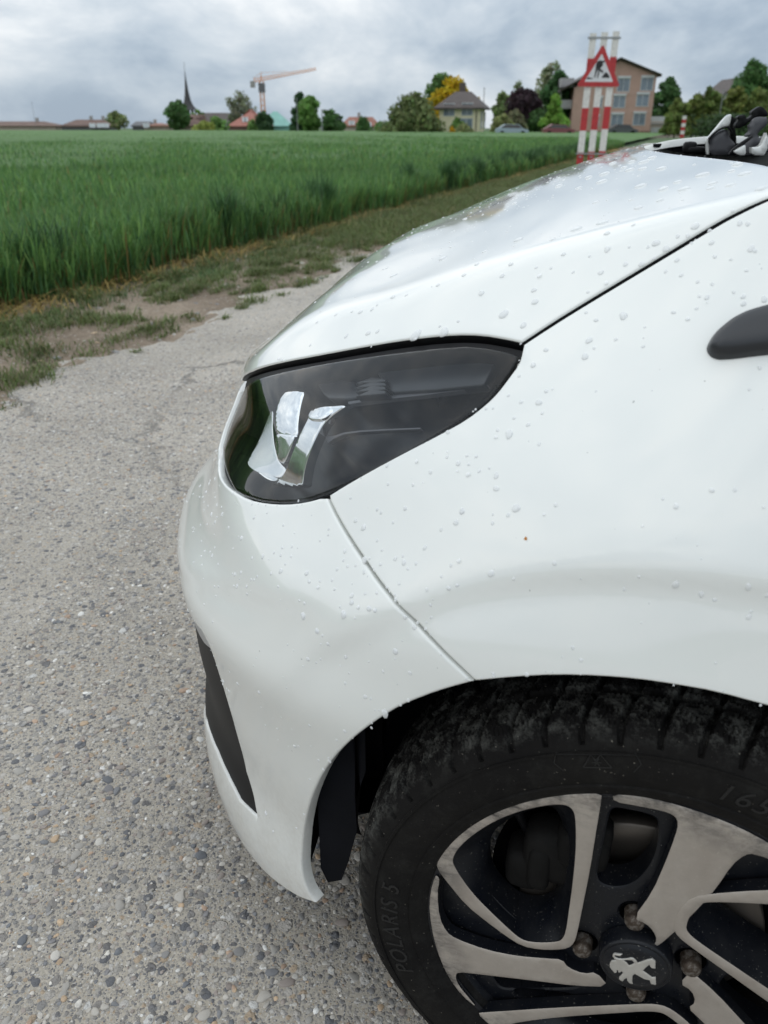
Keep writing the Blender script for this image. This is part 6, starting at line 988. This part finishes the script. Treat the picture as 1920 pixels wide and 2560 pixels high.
# ------------------------------------------------------------------ village behind the field
def rgb(c): return c
def wallmat(n,c,v=.08): return plain(n,c,.85,0,v,.8)
MAT['cream']=wallmat('cream_render',(.66,.60,.42)); MAT['brickpink']=wallmat('salmon_render',(.44,.285,.23)); MAT['beige']=wallmat('beige_render',(.45,.38,.32))
MAT['tile_dark']=plain('dark_tiles',(.085,.068,.062),.7,0,.2,1.2); MAT['tile_red']=plain('red_tiles',(.27,.115,.08),.75,0,.22,.7); MAT['tile_brown']=plain('brown_tiles',(.155,.095,.075),.75,0,.22,.7); MAT['tile_salmon']=plain('salmon_tiles',(.36,.15,.115),.75,0,.15,.7)
MAT['teal']=plain('teal_sheeting',(.20,.42,.36),.5,0,.12,.5); MAT['pane']=plain('window_pane',(.16,.20,.24),.12,0,.25,.6); MAT['shutter']=plain('white_frame',(.55,.56,.57),.6); MAT['concrete']=plain('concrete',(.33,.32,.30),.8); MAT['shingle']=plain('spire_shingle',(.045,.043,.043),.7)
MAT['cranep']=plain('crane_paint',(.70,.28,.08),.5); MAT['greywood']=plain('grey_boarding',(.14,.14,.145),.8); MAT['skyl']=plain('skylight_glass',(.75,.78,.82),.2); MAT['balc']=plain('balcony_panel',(.34,.33,.33),.7)
def house(name,label,cat,x0,x1,Y,zw,zr,depth,wall,roof,hip=0.0,over=.5,gable=False,group=None,rot=0):
    """ridge along x; hip = inset of the ridge ends; returns the root at the ground centre"""
    o=empty(name,((x0+x1)/2,Y,-.06),R(rot)); tag(o,label,cat,group); w=(x1-x0)/2; zw+=.06; zr+=.06
    m=MB(); m.box(-w,w,0,depth,-.57,zw)
    if gable or hip==0: m.poly([(-w,0,zw),(-w,depth,zw),(-w,depth/2,zr-.15),(w,0,zw),(w,depth,zw),(w,depth/2,zr-.15)],[(0,1,2),(3,5,4)])
    m.build('wall',wall,o)
    e=over; r=MB(); ze=zw-.25; a=[(-w-e,-e,ze),(w+e,-e,ze),(w+e,depth+e,ze),(-w-e,depth+e,ze),(-w-e+hip,depth/2,zr),(w+e-hip,depth/2,zr)]
    a2=[(x,y,z-.22) for x,y,z in a[:4]]
    r.poly(a+a2,[(0,1,5,4),(2,3,4,5),(1,2,5),(3,0,4),(0,6,7,1),(1,7,8,2),(2,8,9,3),(3,9,6,0),(9,8,7,6)]); ro=r.build('roof',roof,o); return o,ro
def win(o,x,z,w,h,y=-.0,frame=None,bars=True,deep=.06):
    f=MB(); t_=.08; f.box(x-w/2-t_,x+w/2+t_,y-deep,y+.02,z-h/2-t_,z-h/2); f.box(x-w/2-t_,x+w/2+t_,y-deep,y+.02,z+h/2,z+h/2+t_); f.box(x-w/2-t_,x-w/2,y-deep,y+.02,z-h/2,z+h/2); f.box(x+w/2,x+w/2+t_,y-deep,y+.02,z-h/2,z+h/2)
    if bars: f.box(x-.03,x+.03,y-deep+.01,y+.02,z-h/2,z+h/2)
    fo=f.build('window',frame or MAT['shutter'],o); p=MB(); p.box(x-w/2,x+w/2,y-.02,y+.03,z-h/2,z+h/2).build('pane',MAT['pane'],fo); return fo
def X(dx,Y,dy=300): return at(dx,dy,Y).x
def Zd(dx,dy,Y): return at(dx,dy,Y).z
# cream house
Y=128; x0,x1=X(947,Y),X(1033,Y); zw=Zd(1000,228,Y); zr=Zd(990,196,Y)
CH,cr_=house('cream_house','cream two-storey house with a dark hipped roof, yellow tree behind it','house',x0,x1,Y,zw,zr,(x1-x0)*1.05,MAT['cream'],MAT['tile_dark'],hip=(x1-x0)*.42,over=.7,rot=-14)
w=(x1-x0)/2
for dx,dy,ww,hh in ((968,237,1.5,1.5),(1007,236,1.5,1.5),(1006,268,1.7,1.4)): win(CH,X(dx,Y)-(x0+x1)/2,Zd(dx,dy,Y)+.06,ww,hh,0)
ch=MB(); ch.box(-.9,-.1,5.0,5.8,zr-1.2,zr+1.3).build('chimney',MAT['tile_dark'],cr_)
MB().tube((w-.4,-.12,0),(w-.4,-.12,zw),.07).build('downpipe',MAT['tile_dark'],CH)
for y_ in (2.6,6.0):
    MB().box(w-.02,w+.06,y_-.6,y_+.6,zw-2.0,zw-.7).build('window',MAT['pane'],CH); MB().box(w-.02,w+.06,y_-.6,y_+.6,.9,2.2).build('window',MAT['pane'],CH)
# salmon apartment block (gable to us)
Y=136; xl,xr=X(1232,Y),X(1399,Y); cx=(xl+xr)/2; zr=Zd(1320,130,Y); zw=Zd(1405,162,Y); D=22
AB=empty('apartment_block',(cx,Y,-.06),R(-5)); tag(AB,'salmon-pink four-storey apartment block with a low gable, behind the road works sign','apartment block'); w=(xr-xl)/2; gx=X(1320,Y)-cx
m=MB(); pts=[(-w,-.57),(w,-.57),(w,zw),(gx,zr),(-w,zw-1.6)]; V,F=prism(pts,0,D); m.poly(V,F).build('wall',MAT['brickpink'],AB)
r_=MB(); 
for (xa,za),(xb,zb) in (((gx,zr+.1),(w+.6,zw-.2)),((-w-2.2,zw-2.2),(gx,zr+.1))):
    V=[(xa,-.5,za),(xb,-.5,zb),(xb,D+.5,zb),(xa,D+.5,za),(xa,-.9,za+.3),(xb,-.9,zb+.3),(xb,D+.5,zb+.3),(xa,D+.5,za+.3)]; r_.poly(V,BF)
ro=r_.build('roof',MAT['tile_dark'],AB)
for dx,dy,ww,hh in ((1333,184,1.7,1.7),(1381,182,1.7,1.6),(1328,220,1.7,1.5),(1376,217,1.7,1.5),(1328,260,1.7,1.5),(1374,258,1.7,1.5),(1283,262,.9,1.2),(1286,222,.9,1.2)):
    fo=win(AB,X(dx,Y)-cx,Zd(dx,dy,Y)+.06,ww,hh,0); x_=X(dx,Y)-cx; z_=Zd(dx,dy,Y)+.06; MB().box(x_-ww/2-.12,x_+ww/2+.12,-.16,.0,z_+hh/2+.09,z_+hh/2+.36).build('shutter_box',MAT['shutter'],fo)
m=MB(); m.box(X(1321,Y)-cx-.3,X(1398,Y)-cx-1.6,-.03,.0,Zd(1340,205,Y),Zd(1340,196,Y)).build('panel_band',wallmat('band_render',(.45,.295,.24)),AB)
for k_ in range(3):
    z_=.9+2.95*k_; MB().box(-w-1.9,-w-.003,1.0,9,z_-.2,z_).box(-w-1.9,-w-1.82,1.0,9,z_,z_+1.0).box(-w-1.9,-w-.003,.95,1.0,z_,z_+1.0).build('balcony',MAT['balc'],AB)
MB().box(-w-1.9,-w-1.78,1.0,1.12,0,zw-2).box(-w-1.9,-w-1.78,8.9,9.0,0,zw-2).build('balcony_post',MAT['concrete'],AB)
MB().box(-w+.003,w-.003,-.05,.0,-.57,.55).build('plinth',plain('plinth',(.22,.13,.10),.9),AB)
# low beige outbuilding right of the block
Y=150; OB,_=house('low_annex','low beige annex with small windows right of the salmon block','building',X(1402,Y),X(1478,Y),Y,Zd(1430,262,Y),Zd(1430,258,Y),6,MAT['beige'],MAT['concrete'],hip=.5,over=.2)
for dx in (1440,1462): win(OB,X(dx,Y)-(X(1402,Y)+X(1478,Y))/2,Zd(dx,271,Y)+.06,1.6,1.6)
cn=empty('white_canopy',(X(1417,142),142,0)); tag(cn,'small white canopy on posts beside the salmon block','canopy'); z_=Zd(1417,257,142); MB().box(-2.1,2.1,-.6,.9,z_-.35,z_+.35).build('canopy_roof',MAT['signwhite'],cn)
for x_ in (-1.9,1.9): MB().box(x_-.06,x_+.06,0,.12,-.62,z_-.35).build('post',MAT['galv'],cn)
MB().box(-.9,.5,.2,.3,.2,z_-1.2).build('notice_board',MAT['signwhite'],cn)
# gabled house hidden in the trees at right
Y=170; GH=empty('white_gabled_house',(X(1560,Y),Y,0)); tag(GH,'white gabled house half hidden by the big trees on the right','house'); z0=Zd(1530,250,Y); zg=Zd(1556,172,Y)
V,F=prism([(-4.5,-.62),(8,-.62),(8,zg-4),(2,zg),(-4.5,zg-5.5)],0,10); MB().poly(V,F).build('wall',plain('white_render',(.6,.6,.6),.8),GH)
r_=MB(); 
for (xa,za),(xb,zb) in (((2,zg+.1),(9,zg-4.6)),((-5.5,zg-6.1),(2,zg+.1))): r_.poly([(xa,-.5,za),(xb,-.5,zb),(xb,10.5,zb),(xa,10.5,za),(xa,-.9,za+.35),(xb,-.9,zb+.35),(xb,10.5,zb+.35),(xa,10.5,za+.35)],BF)
r_.build('roof',MAT['tile_dark'],GH)
# roofs at left, most of each house hidden behind the rise of the field
def lowhouse(name,label,dx0,dx1,dyr,dye,Y,roof,wall,hip=3,sky_=(),chim=(),cat='house'):
    zr=Zd((dx0+dx1)/2,dyr,Y); zw=max(1.6,Zd((dx0+dx1)/2,dye,Y)); x0,x1=X(dx0,Y),X(dx1,Y); o,ro=house(name,label,cat,x0,x1,Y,zw,zr,9,wall,roof,hip=hip,over=.5)
    cx=(x0+x1)/2
    for dx,dy in sky_:
        z=Zd(dx,dy,Y)+.06; f=(z-zw)/(zr-zw+.25); y=-.5+(5.0)*max(0,min(1,f)); MB().box(X(dx,Y)-cx-.42,X(dx,Y)-cx+.42,y-.55,y-.15,z-.55,z+.55).build('skylight',MAT['skyl'],ro)
    for dx in chim: MB().box(X(dx,Y)-cx-.35,X(dx,Y)-cx+.35,4.1,4.9,zr-.4,zr+1.0).build('chimney',MAT['concrete'],ro)
    return o
lowhouse('long_house','long low house with a plain reddish roof at the far left edge of the field',-60,124,262,274,255,MAT['tile_brown'],MAT['beige'],hip=5,chim=(74,))
lowhouse('skylight_house','brown-roofed house with three pairs of small white skylights, left of the church',137,241,258,275,250,MAT['tile_brown'],MAT['greywood'],hip=3.5,sky_=((203,271),(209,271),(232,271),(238,271),(219,271),(225,271)),chim=(192,218))
lowhouse('grey_house','small grey flat-looking house between bare tree and church',289,322,262,273,262,MAT['greywood'],MAT['greywood'],hip=.5)
lowhouse('red_roofed_house','low red-tiled house with skylights just left of the church tree',314,366,266,275,240,MAT['tile_red'],MAT['beige'],hip=3,sky_=((318,271),(324,271)),chim=(330,))
lowhouse('brown_roofed_barn','brown hipped barn roof directly in front of the church spire',386,452,247,272,235,MAT['tile_brown'],MAT['beige'],hip=7,cat='barn')
lowhouse('dark_roofed_barn','long dark barn roof between the church and the salmon roof',420,510,243,262,265,MAT['tile_dark'],MAT['greywood'],hip=3,cat='barn')
lowhouse('salmon_roofed_house','house with a big salmon-red hipped roof left of the crane mast',498,582,236,270,225,MAT['tile_salmon'],MAT['tile_brown'],hip=6,sky_=((529,258),(534,258)))
lowhouse('teal_roofed_hall','hall with a pale teal roof right of the crane mast',560,626,240,274,232,MAT['teal'],MAT['teal'],hip=4,cat='hall')
lowhouse('orange_tiled_house','orange-tiled house with skylights right of the round green tree',740,818,252,272,215,MAT['tile_red'],MAT['beige'],hip=2,sky_=((757,266),(763,266),(799,270)),chim=(775,))
# church with a needle spire
Y=300; zb=Zd(412,249,Y); zt_=Zd(402,150,Y); xs=X(413,Y); CHU=empty('church',(xs,Y,0),0); tag(CHU,'church tower with a dark needle-thin flared spire','church')
prof=[(0,3.3),(.05,2.5),(.12,1.75),(.22,1.2),(.36,.82),(.55,.5),(.78,.24),(1,.04)]
V=[];n=8
for h_,r in prof:
    for i in range(n): a=2*math.pi*(i+.5)/n; V.append((r*math.cos(a),r*math.sin(a),zb+1.6+h_*(zt_-zb-1.6)))
mesh('spire',V,[(i*n+j,i*n+(j+1)%n,(i+1)*n+(j+1)%n,(i+1)*n+j) for i in range(len(prof)-1) for j in range(n)],MAT['shingle'],CHU)
MB().box(-2.2,2.2,-2.2,2.2,-.62,zb-1.5).build('tower',MAT['concrete'],CHU)
b_=MB()
for x_ in (-1.9,-.65,.65,1.9):
    for y_ in (-1.9,1.9): b_.box(x_-.2,x_+.2,y_-.2,y_+.2,zb-1.5,zb+1.7)
b_.build('belfry',MAT['shingle'],CHU); MB().tube((0,0,zt_-1),(0,0,zt_+2.2),.09).build('finial',MAT['galv'],CHU)
# tower crane
Y=245; xm=X(572,Y); zj=Zd(571,176,Y); CRN=empty('tower_crane',(xm,Y,0)); tag(CRN,'orange tower crane with its jib rising to the right','crane')
m=MB(); s_=.5
for a,b in ((-s_,-s_),(s_,-s_),(s_,s_),(-s_,s_)): m.tube((a,b,-.62),(a,b,zj),.13,n=4)
zz=0
while zz<zj-1.4:
    for (a,b),(c,d) in (((-s_,-s_),(s_,-s_)),((s_,-s_),(s_,s_)),((s_,s_),(-s_,s_)),((-s_,s_),(-s_,-s_))): m.tube((a,b,zz),(c,d,zz+1.4),.06,n=4)
    zz+=1.4
m.build('mast',MAT['cranep'],CRN)
tip=at(683,151,Y); m=MB(); J0=Vector((-2.2,0,zj-.2)); J1=Vector((tip.x-xm,0,tip.z)); d=(J1-J0)
for off_,rr in (((0,-.4,0),.08),((0,.4,0),.08),((0,0,.9),.08)): m.tube(J0+Vector(off_),J1+Vector(off_)*.5,rr,n=4)
for i in range(22):
    a=J0+d*(i/22);b=J0+d*((i+.5)/22); c=J0+d*((i+1)/22); sc_=1-.5*i/22
    for sg in (-.5,.5): m.tube(a+Vector((0,sg*sc_,0)),b+Vector((0,0,0.9*sc_)),.05,n=4); m.tube(b+Vector((0,0,0.9*sc_)),c+Vector((0,sg*sc_,0)),.05,n=4)
m.build('jib',MAT['cranep'],CRN)
ap=Zd(571,157,Y); MB().tube((0,0,zj),(0,0,ap),.22,.1,n=4).tube((0,0,ap),J0+d*.55+Vector((0,0,1)),.05,n=4).tube((0,0,ap),(-2.2,0,zj+.8),.05,n=4).build('apex',MAT['cranep'],CRN)
MB().box(-.8,.8,-.9,.9,zj-2.6,zj-.4).build('cab',MAT['greywood'],CRN); MB().box(-3.0,-1.8,-.6,.6,zj-1.5,zj+.1).build('counterweight',MAT['concrete'],CRN)
# poles
def pole(label,dx,dy,Y,r=.09,arm=False):
    o=empty('lamp_post',(X(dx,Y),Y,0)); tag(o,label,'lamp post'); z=Zd(dx,dy,Y); MB().tube((0,0,-.62),(0,0,z),r,r*.6).build('pole',MAT['galv'],o)
    MB().box(-.1,.75 if arm else .1,-.1,.1,z-.05,z+.1).build('lamp_head',MAT['galv'],o)
pole('thin grey post in front of the dark conifer',644,214,150); pole('short grey lamp post right of the round green tree',697,238,140,.11,True); pole('tall thin pole in front of the yellowish bushes',1546,196,120,.06); pole('thin mast above the long reddish roof',82,222,240,.05); pole('short mast right of the cream house roof',1041,191,150,.10); pole('pair of short white posts by the teal-roofed hall',491,258,200,.35)
# second striped post, far
Y=92; o=empty('striped_post',(X(1472,Y),Y,0)); tag(o,'single red and white striped post far behind the bonnet','post'); zt_=Zd(1473,250,Y); b_=MB(); q=6
for i in range(q): b_.box(-.2,.2,-.04,.04,zt_*i/q,zt_*(i+1)/q,i%2==0 and 1 or 0)
b_.build('striped_board',[MAT['whitep'],MAT['redp']],o)
# parked cars whose roofs just show
def far_car(label,dx,Y,col):
    o=empty('parked_car',(X(dx,Y),Y,-.05)); tag(o,label,'car'); pm=plain('far_car_paint',col,.3,0,.05)
    side_=[(-2.0,.35),(2.0,.35),(2.05,.75),(1.4,.88),(.75,1.38),(-.9,1.42),(-1.7,.95),(-2.05,.85)]; V,F=prism(side_,0,1.7); MB().poly(V,F).build('body',pm,o)
    V,F=prism([(.72,1.32),(-.85,1.36),(-1.5,.98),(1.2,.92)],-.01,1.71); MB().poly(V,F).build('side_window',MAT['glass'],o)
    for x_ in (-1.3,1.3):
        for y_ in (.0,1.55):
            w_m=MB(); w_m.tube((x_,y_-.02,.32),(x_,y_+.17,.32),.32,n=14).build('wheel',MAT['dark'],o)
far_car('pale blue car roof showing over the wheat right of the cream house',1106,112,(.30,.36,.42)); far_car('dark red car roof showing over the wheat left of the salmon block',1207,114,(.20,.06,.07))
far_car('dark grey car low in front of the salmon block',1345,124,(.08,.085,.09))
# ------------------------------------------------------------------ trees and shrubs
LEAF=tinted('leaf',.65,.45); MAT['bark']=plain('bark',(.075,.06,.048),.9,0,.3,3)
def tree(name,label,dx,dytop,dybot,Y,width,col,n=1700,shape='oval',leaf=.34,cat='tree',gap=.0,group=None,seed=None,lobes=16,trunk=.25):
    """dx,dytop..dybot: where it stands in view; width in picture units; leaves are clumped through the crown"""
    n=int(n*2.2); leaf*=1.5; col=tuple(np.array(col)*2.6); width*=1.1; lobes=int(lobes*1.4)
    seed=seed if seed is not None else int(dx*7+dytop); r=np.random.default_rng(seed)
    z1=Zd(dx,dytop,Y); wdt=X(dx+width/2,Y)-X(dx-width/2,Y); o=empty(name,(X(dx,Y),Y,-.05)); tag(o,label,cat,group)
    zb=max(.3,min(z1*trunk,Zd(dx,dybot,Y))) if trunk>0 else .1; H=z1-zb; rx=wdt/2
    cl=[]
    for i in range(lobes):
        t_=((i+r.uniform(0,1))/lobes)
        if shape=='cone': rr=rx*(1-t_)**.8+.15*rx*(1-t_)
        elif shape=='column': rr=rx*min(1,(1-t_)*3.0)**.5*min(1,.6+t_*2)
        elif shape=='dome': rr=rx*math.sqrt(max(.04,1-t_**2))
        else: rr=rx*math.sqrt(max(.05,1-(2*t_-.95)**2))
        a=r.uniform(0,6.28); q=rr*(.30+.5*r.uniform(0,1)); cl.append((q*math.cos(a),q*math.sin(a)*.9,zb+H*t_*.93,max(.28*rx,rr*r.uniform(.38,.6))))
    cl=np.array(cl); vol=cl[:,3]**2; pick=r.choice(len(cl),n,p=vol/vol.sum()); u=r.normal(0,1,(n,3)); u/=np.linalg.norm(u,axis=1)[:,None]; rad=r.uniform(.35,1.08,n)**.7
    P=cl[pick,:3]+u*(cl[pick,3]*rad)[:,None]*np.array([1,1,.82]); P[:,2]=np.clip(P[:,2],.12,z1+.25); k=r.uniform(0,1,n)>gap*(.5+.5*np.sin(P[:,0]*1.9+P[:,2]*1.3)); P=P[k]; n=len(P)
    s=leaf*r.uniform(.55,1.35,n); d=u[k]+r.normal(0,.55,(n,3)); d/=np.linalg.norm(d,axis=1)[:,None]; e=np.cross(d,r.normal(0,1,(n,3))); e/=np.linalg.norm(e,axis=1)[:,None]; f=np.cross(d,e)
    V=np.stack([P-e*s[:,None]*.5,P+f*s[:,None]*.34-d*s[:,None]*.08,P+e*s[:,None]*.55,P-f*s[:,None]*.34-d*s[:,None]*.08],1).reshape(-1,3)
    lob=r.uniform(.78,1.22,len(cl))[pick][k]; v=r.uniform(.65,1.3,n)*lob; C=np.repeat(np.array(col)[None]*v[:,None]*(1+r.normal(0,.06,(n,3))),4,0)
    mesh('crown',V,np.arange(4*n).reshape(-1,4),LEAF,o,False,np.clip(C,.004,1))
    m=MB(); tr=max(.10,wdt*.03); m.tube((0,0,-.6),(0,0,zb+H*.45),tr,tr*.5,n=7)
    for i in range(5):
        q=cl[int(r.integers(len(cl)))]; m.tube((0,0,zb+H*.12*i*.6),(q[0]*.8,q[1]*.8,q[2]),tr*.4,tr*.12,n=5)
    m.build('trunk',MAT['bark'],o,True); return o
G_D=(.040,.078,.026);G_M=(.066,.115,.032);G_L=(.10,.18,.036);G_Y=(.135,.16,.04);OLV=(.11,.12,.05)
tree('bare_tree','thin half-bare young tree right of the skylight house',259,238,276,235,40,(.10,.12,.05),420,'oval',.5,gap=.3,lobes=9)
tree('church_tree','dark rounded tree hiding the left side of the church spire',390,214,276,232,48,G_D,1500,'oval',.55,trunk=.1)
tree('shrub','low green shrub right of the barn below the spire',470,252,276,190,44,G_M,700,'dome',.4,cat='shrub',trunk=0); tree('shrub','small yellowish shrub in front of the brown barn roof',446,262,277,180,44,G_Y,500,'dome',.35,cat='shrub',trunk=0)
tree('small_tree','small bright green tree poking above the dark barn roof',432,236,262,255,26,G_M,420,'oval',.45)
tree('budding_tree','large airy tree with grey-green buds left of the crane',523,197,262,240,64,(.105,.115,.075),1000,'dome',.5,gap=.45,lobes=22)
tree('conifer','small dark cone-shaped evergreen at the foot of the crane',572,240,277,170,36,(.024,.048,.020),800,'oval',.35,trunk=.05)
tree('shrub','small green shrub in front of the salmon roof',548,258,278,175,26,G_M,400,'dome',.3,cat='shrub',trunk=0)
tree('conifer','tall dark pointed evergreen left of the round bright tree',650,194,278,160,46,(.022,.046,.020),1700,'cone',.45,trunk=.05)
tree('round_tree','round bright green tree beside the dark evergreen',671,206,278,152,54,(.060,.112,.028),1800,'oval',.42,trunk=.08)
tree('tree','low dark tree right of the round bright tree',713,236,278,150,44,G_D,1000,'dome',.38,trunk=.05); tree('tree','small dark tree beside the orange-tiled house',733,246,278,155,24,G_D,500,'oval',.34,trunk=.05)
tree('shrub','dark shrub in front of the orange-tiled house',786,252,280,150,36,G_D,600,'dome',.33,cat='shrub',trunk=0); tree('shrub','distant low shrub at the end of the orange-tiled house',822,262,280,190,24,G_M,300,'dome',.4,cat='shrub',trunk=0)
tree('willow','wide drooping olive-green willow left of the cream house',888,204,284,124,112,(.070,.088,.034),3000,'dome',.36,trunk=0,lobes=28)
tree('tree','tall green tree behind the yellow-flowered tree',957,156,270,150,92,(.050,.090,.028),2200,'oval',.42); 
tree('yellow_tree','bright yellow flowering tree behind the cream house roof',972,168,262,143,104,(.20,.145,.008),2200,'dome',.42,lobes=24)
tree('shrub','dark green shrub in front of the cream house wall',985,252,284,122,26,G_M,500,'oval',.28,cat='shrub',trunk=0); tree('shrub','low brown-green shrub at the corner of the cream house',1002,268,285,120,38,OLV,600,'dome',.26,cat='shrub',trunk=0); tree('yellow_shrub','small yellow flowering shrub at the foot of the cream house',976,272,285,119,14,(.24,.15,.01),220,'dome',.2,cat='shrub',trunk=0)
tree('shrub','rounded olive shrub right of the cream house',1083,246,285,118,48,OLV,1200,'dome',.28,cat='shrub',trunk=0); tree('shrub','second olive shrub beside the pale blue car',1112,238,284,122,52,(.078,.078,.042),1200,'dome',.3,cat='shrub',trunk=0)
tree('tree','pale green tree between cream house and purple tree',1080,196,262,150,42,(.085,.115,.045),900,'oval',.4,gap=.2); tree('purple_tree','dark purple-leaved tree left of the dense green tree',1124,190,284,136,84,(.022,.013,.016),2400,'oval',.4,trunk=.06,lobes=22)
tree('airy_tree','thin see-through tree above the purple tree',1112,170,240,155,36,(.10,.12,.065),420,'oval',.45,gap=.5); tree('airy_tree','tall see-through tree behind the dark green tree',1182,130,240,160,66,(.11,.125,.075),900,'oval',.48,gap=.5,lobes=20)
tree('tree','dense dark green tree left of the salmon block',1196,148,285,142,72,(.026,.058,.020),2800,'column',.42,trunk=.05,lobes=24); tree('young_tree','bright lime-green cone-shaped tree left of the salmon block',1192,200,280,122,52,(.085,.15,.028),1500,'cone',.32,trunk=.12)
tree('hedge_tree','dark hedge tree filling the gap under the purple tree',1160,236,285,134,60,G_D,1200,'dome',.36,trunk=.02)
tree('tree','dark tree right of the salmon block',1428,163,280,165,62,(.032,.066,.022),2200,'oval',.5,trunk=.06)
for dx,dt,wd_,co,lb in ((1455,212,56,(.070,.092,.026),'yellowish round bush tree nearest the salmon block'),(1492,200,58,(.075,.095,.026),'yellowish bush tree behind the striped post'),(1530,196,64,(.066,.090,.026),'yellowish bush tree behind the tall thin pole'),(1572,186,70,(.085,.100,.026),'yellow-green bush tree under the big dark trees'),(1622,192,76,(.070,.092,.026),'yellow-green bush tree at the right edge of the view'),(1515,178,24,(.072,.10,.03),'slim young tree rising above the row of bush trees')):
    tree('bush_tree',lb,dx,dt,286,128,wd_,co,1700,'dome',.36,trunk=.02,group='row of yellow-green bush trees')
tree('big_tree','big dark green tree behind the white gabled house',1606,126,270,160,88,(.036,.075,.022),2600,'oval',.46,lobes=22); tree('big_tree','big dark green tree at the far right edge',1668,140,270,158,84,(.032,.066,.020),2200,'oval',.46,lobes=22)
tree('hedge','dark hedge under the yellow-green bush trees',1570,252,288,118,150,(.026,.045,.018),1800,'dome',.34,cat='hedge',trunk=0,lobes=34)
tree('treeline','distant dark shrubs at the field end between house and road',845,268,284,180,60,G_D,500,'dome',.4,cat='shrub',trunk=0)
# a rust-coloured speck and scuffs on the paint are left to the paint's own film
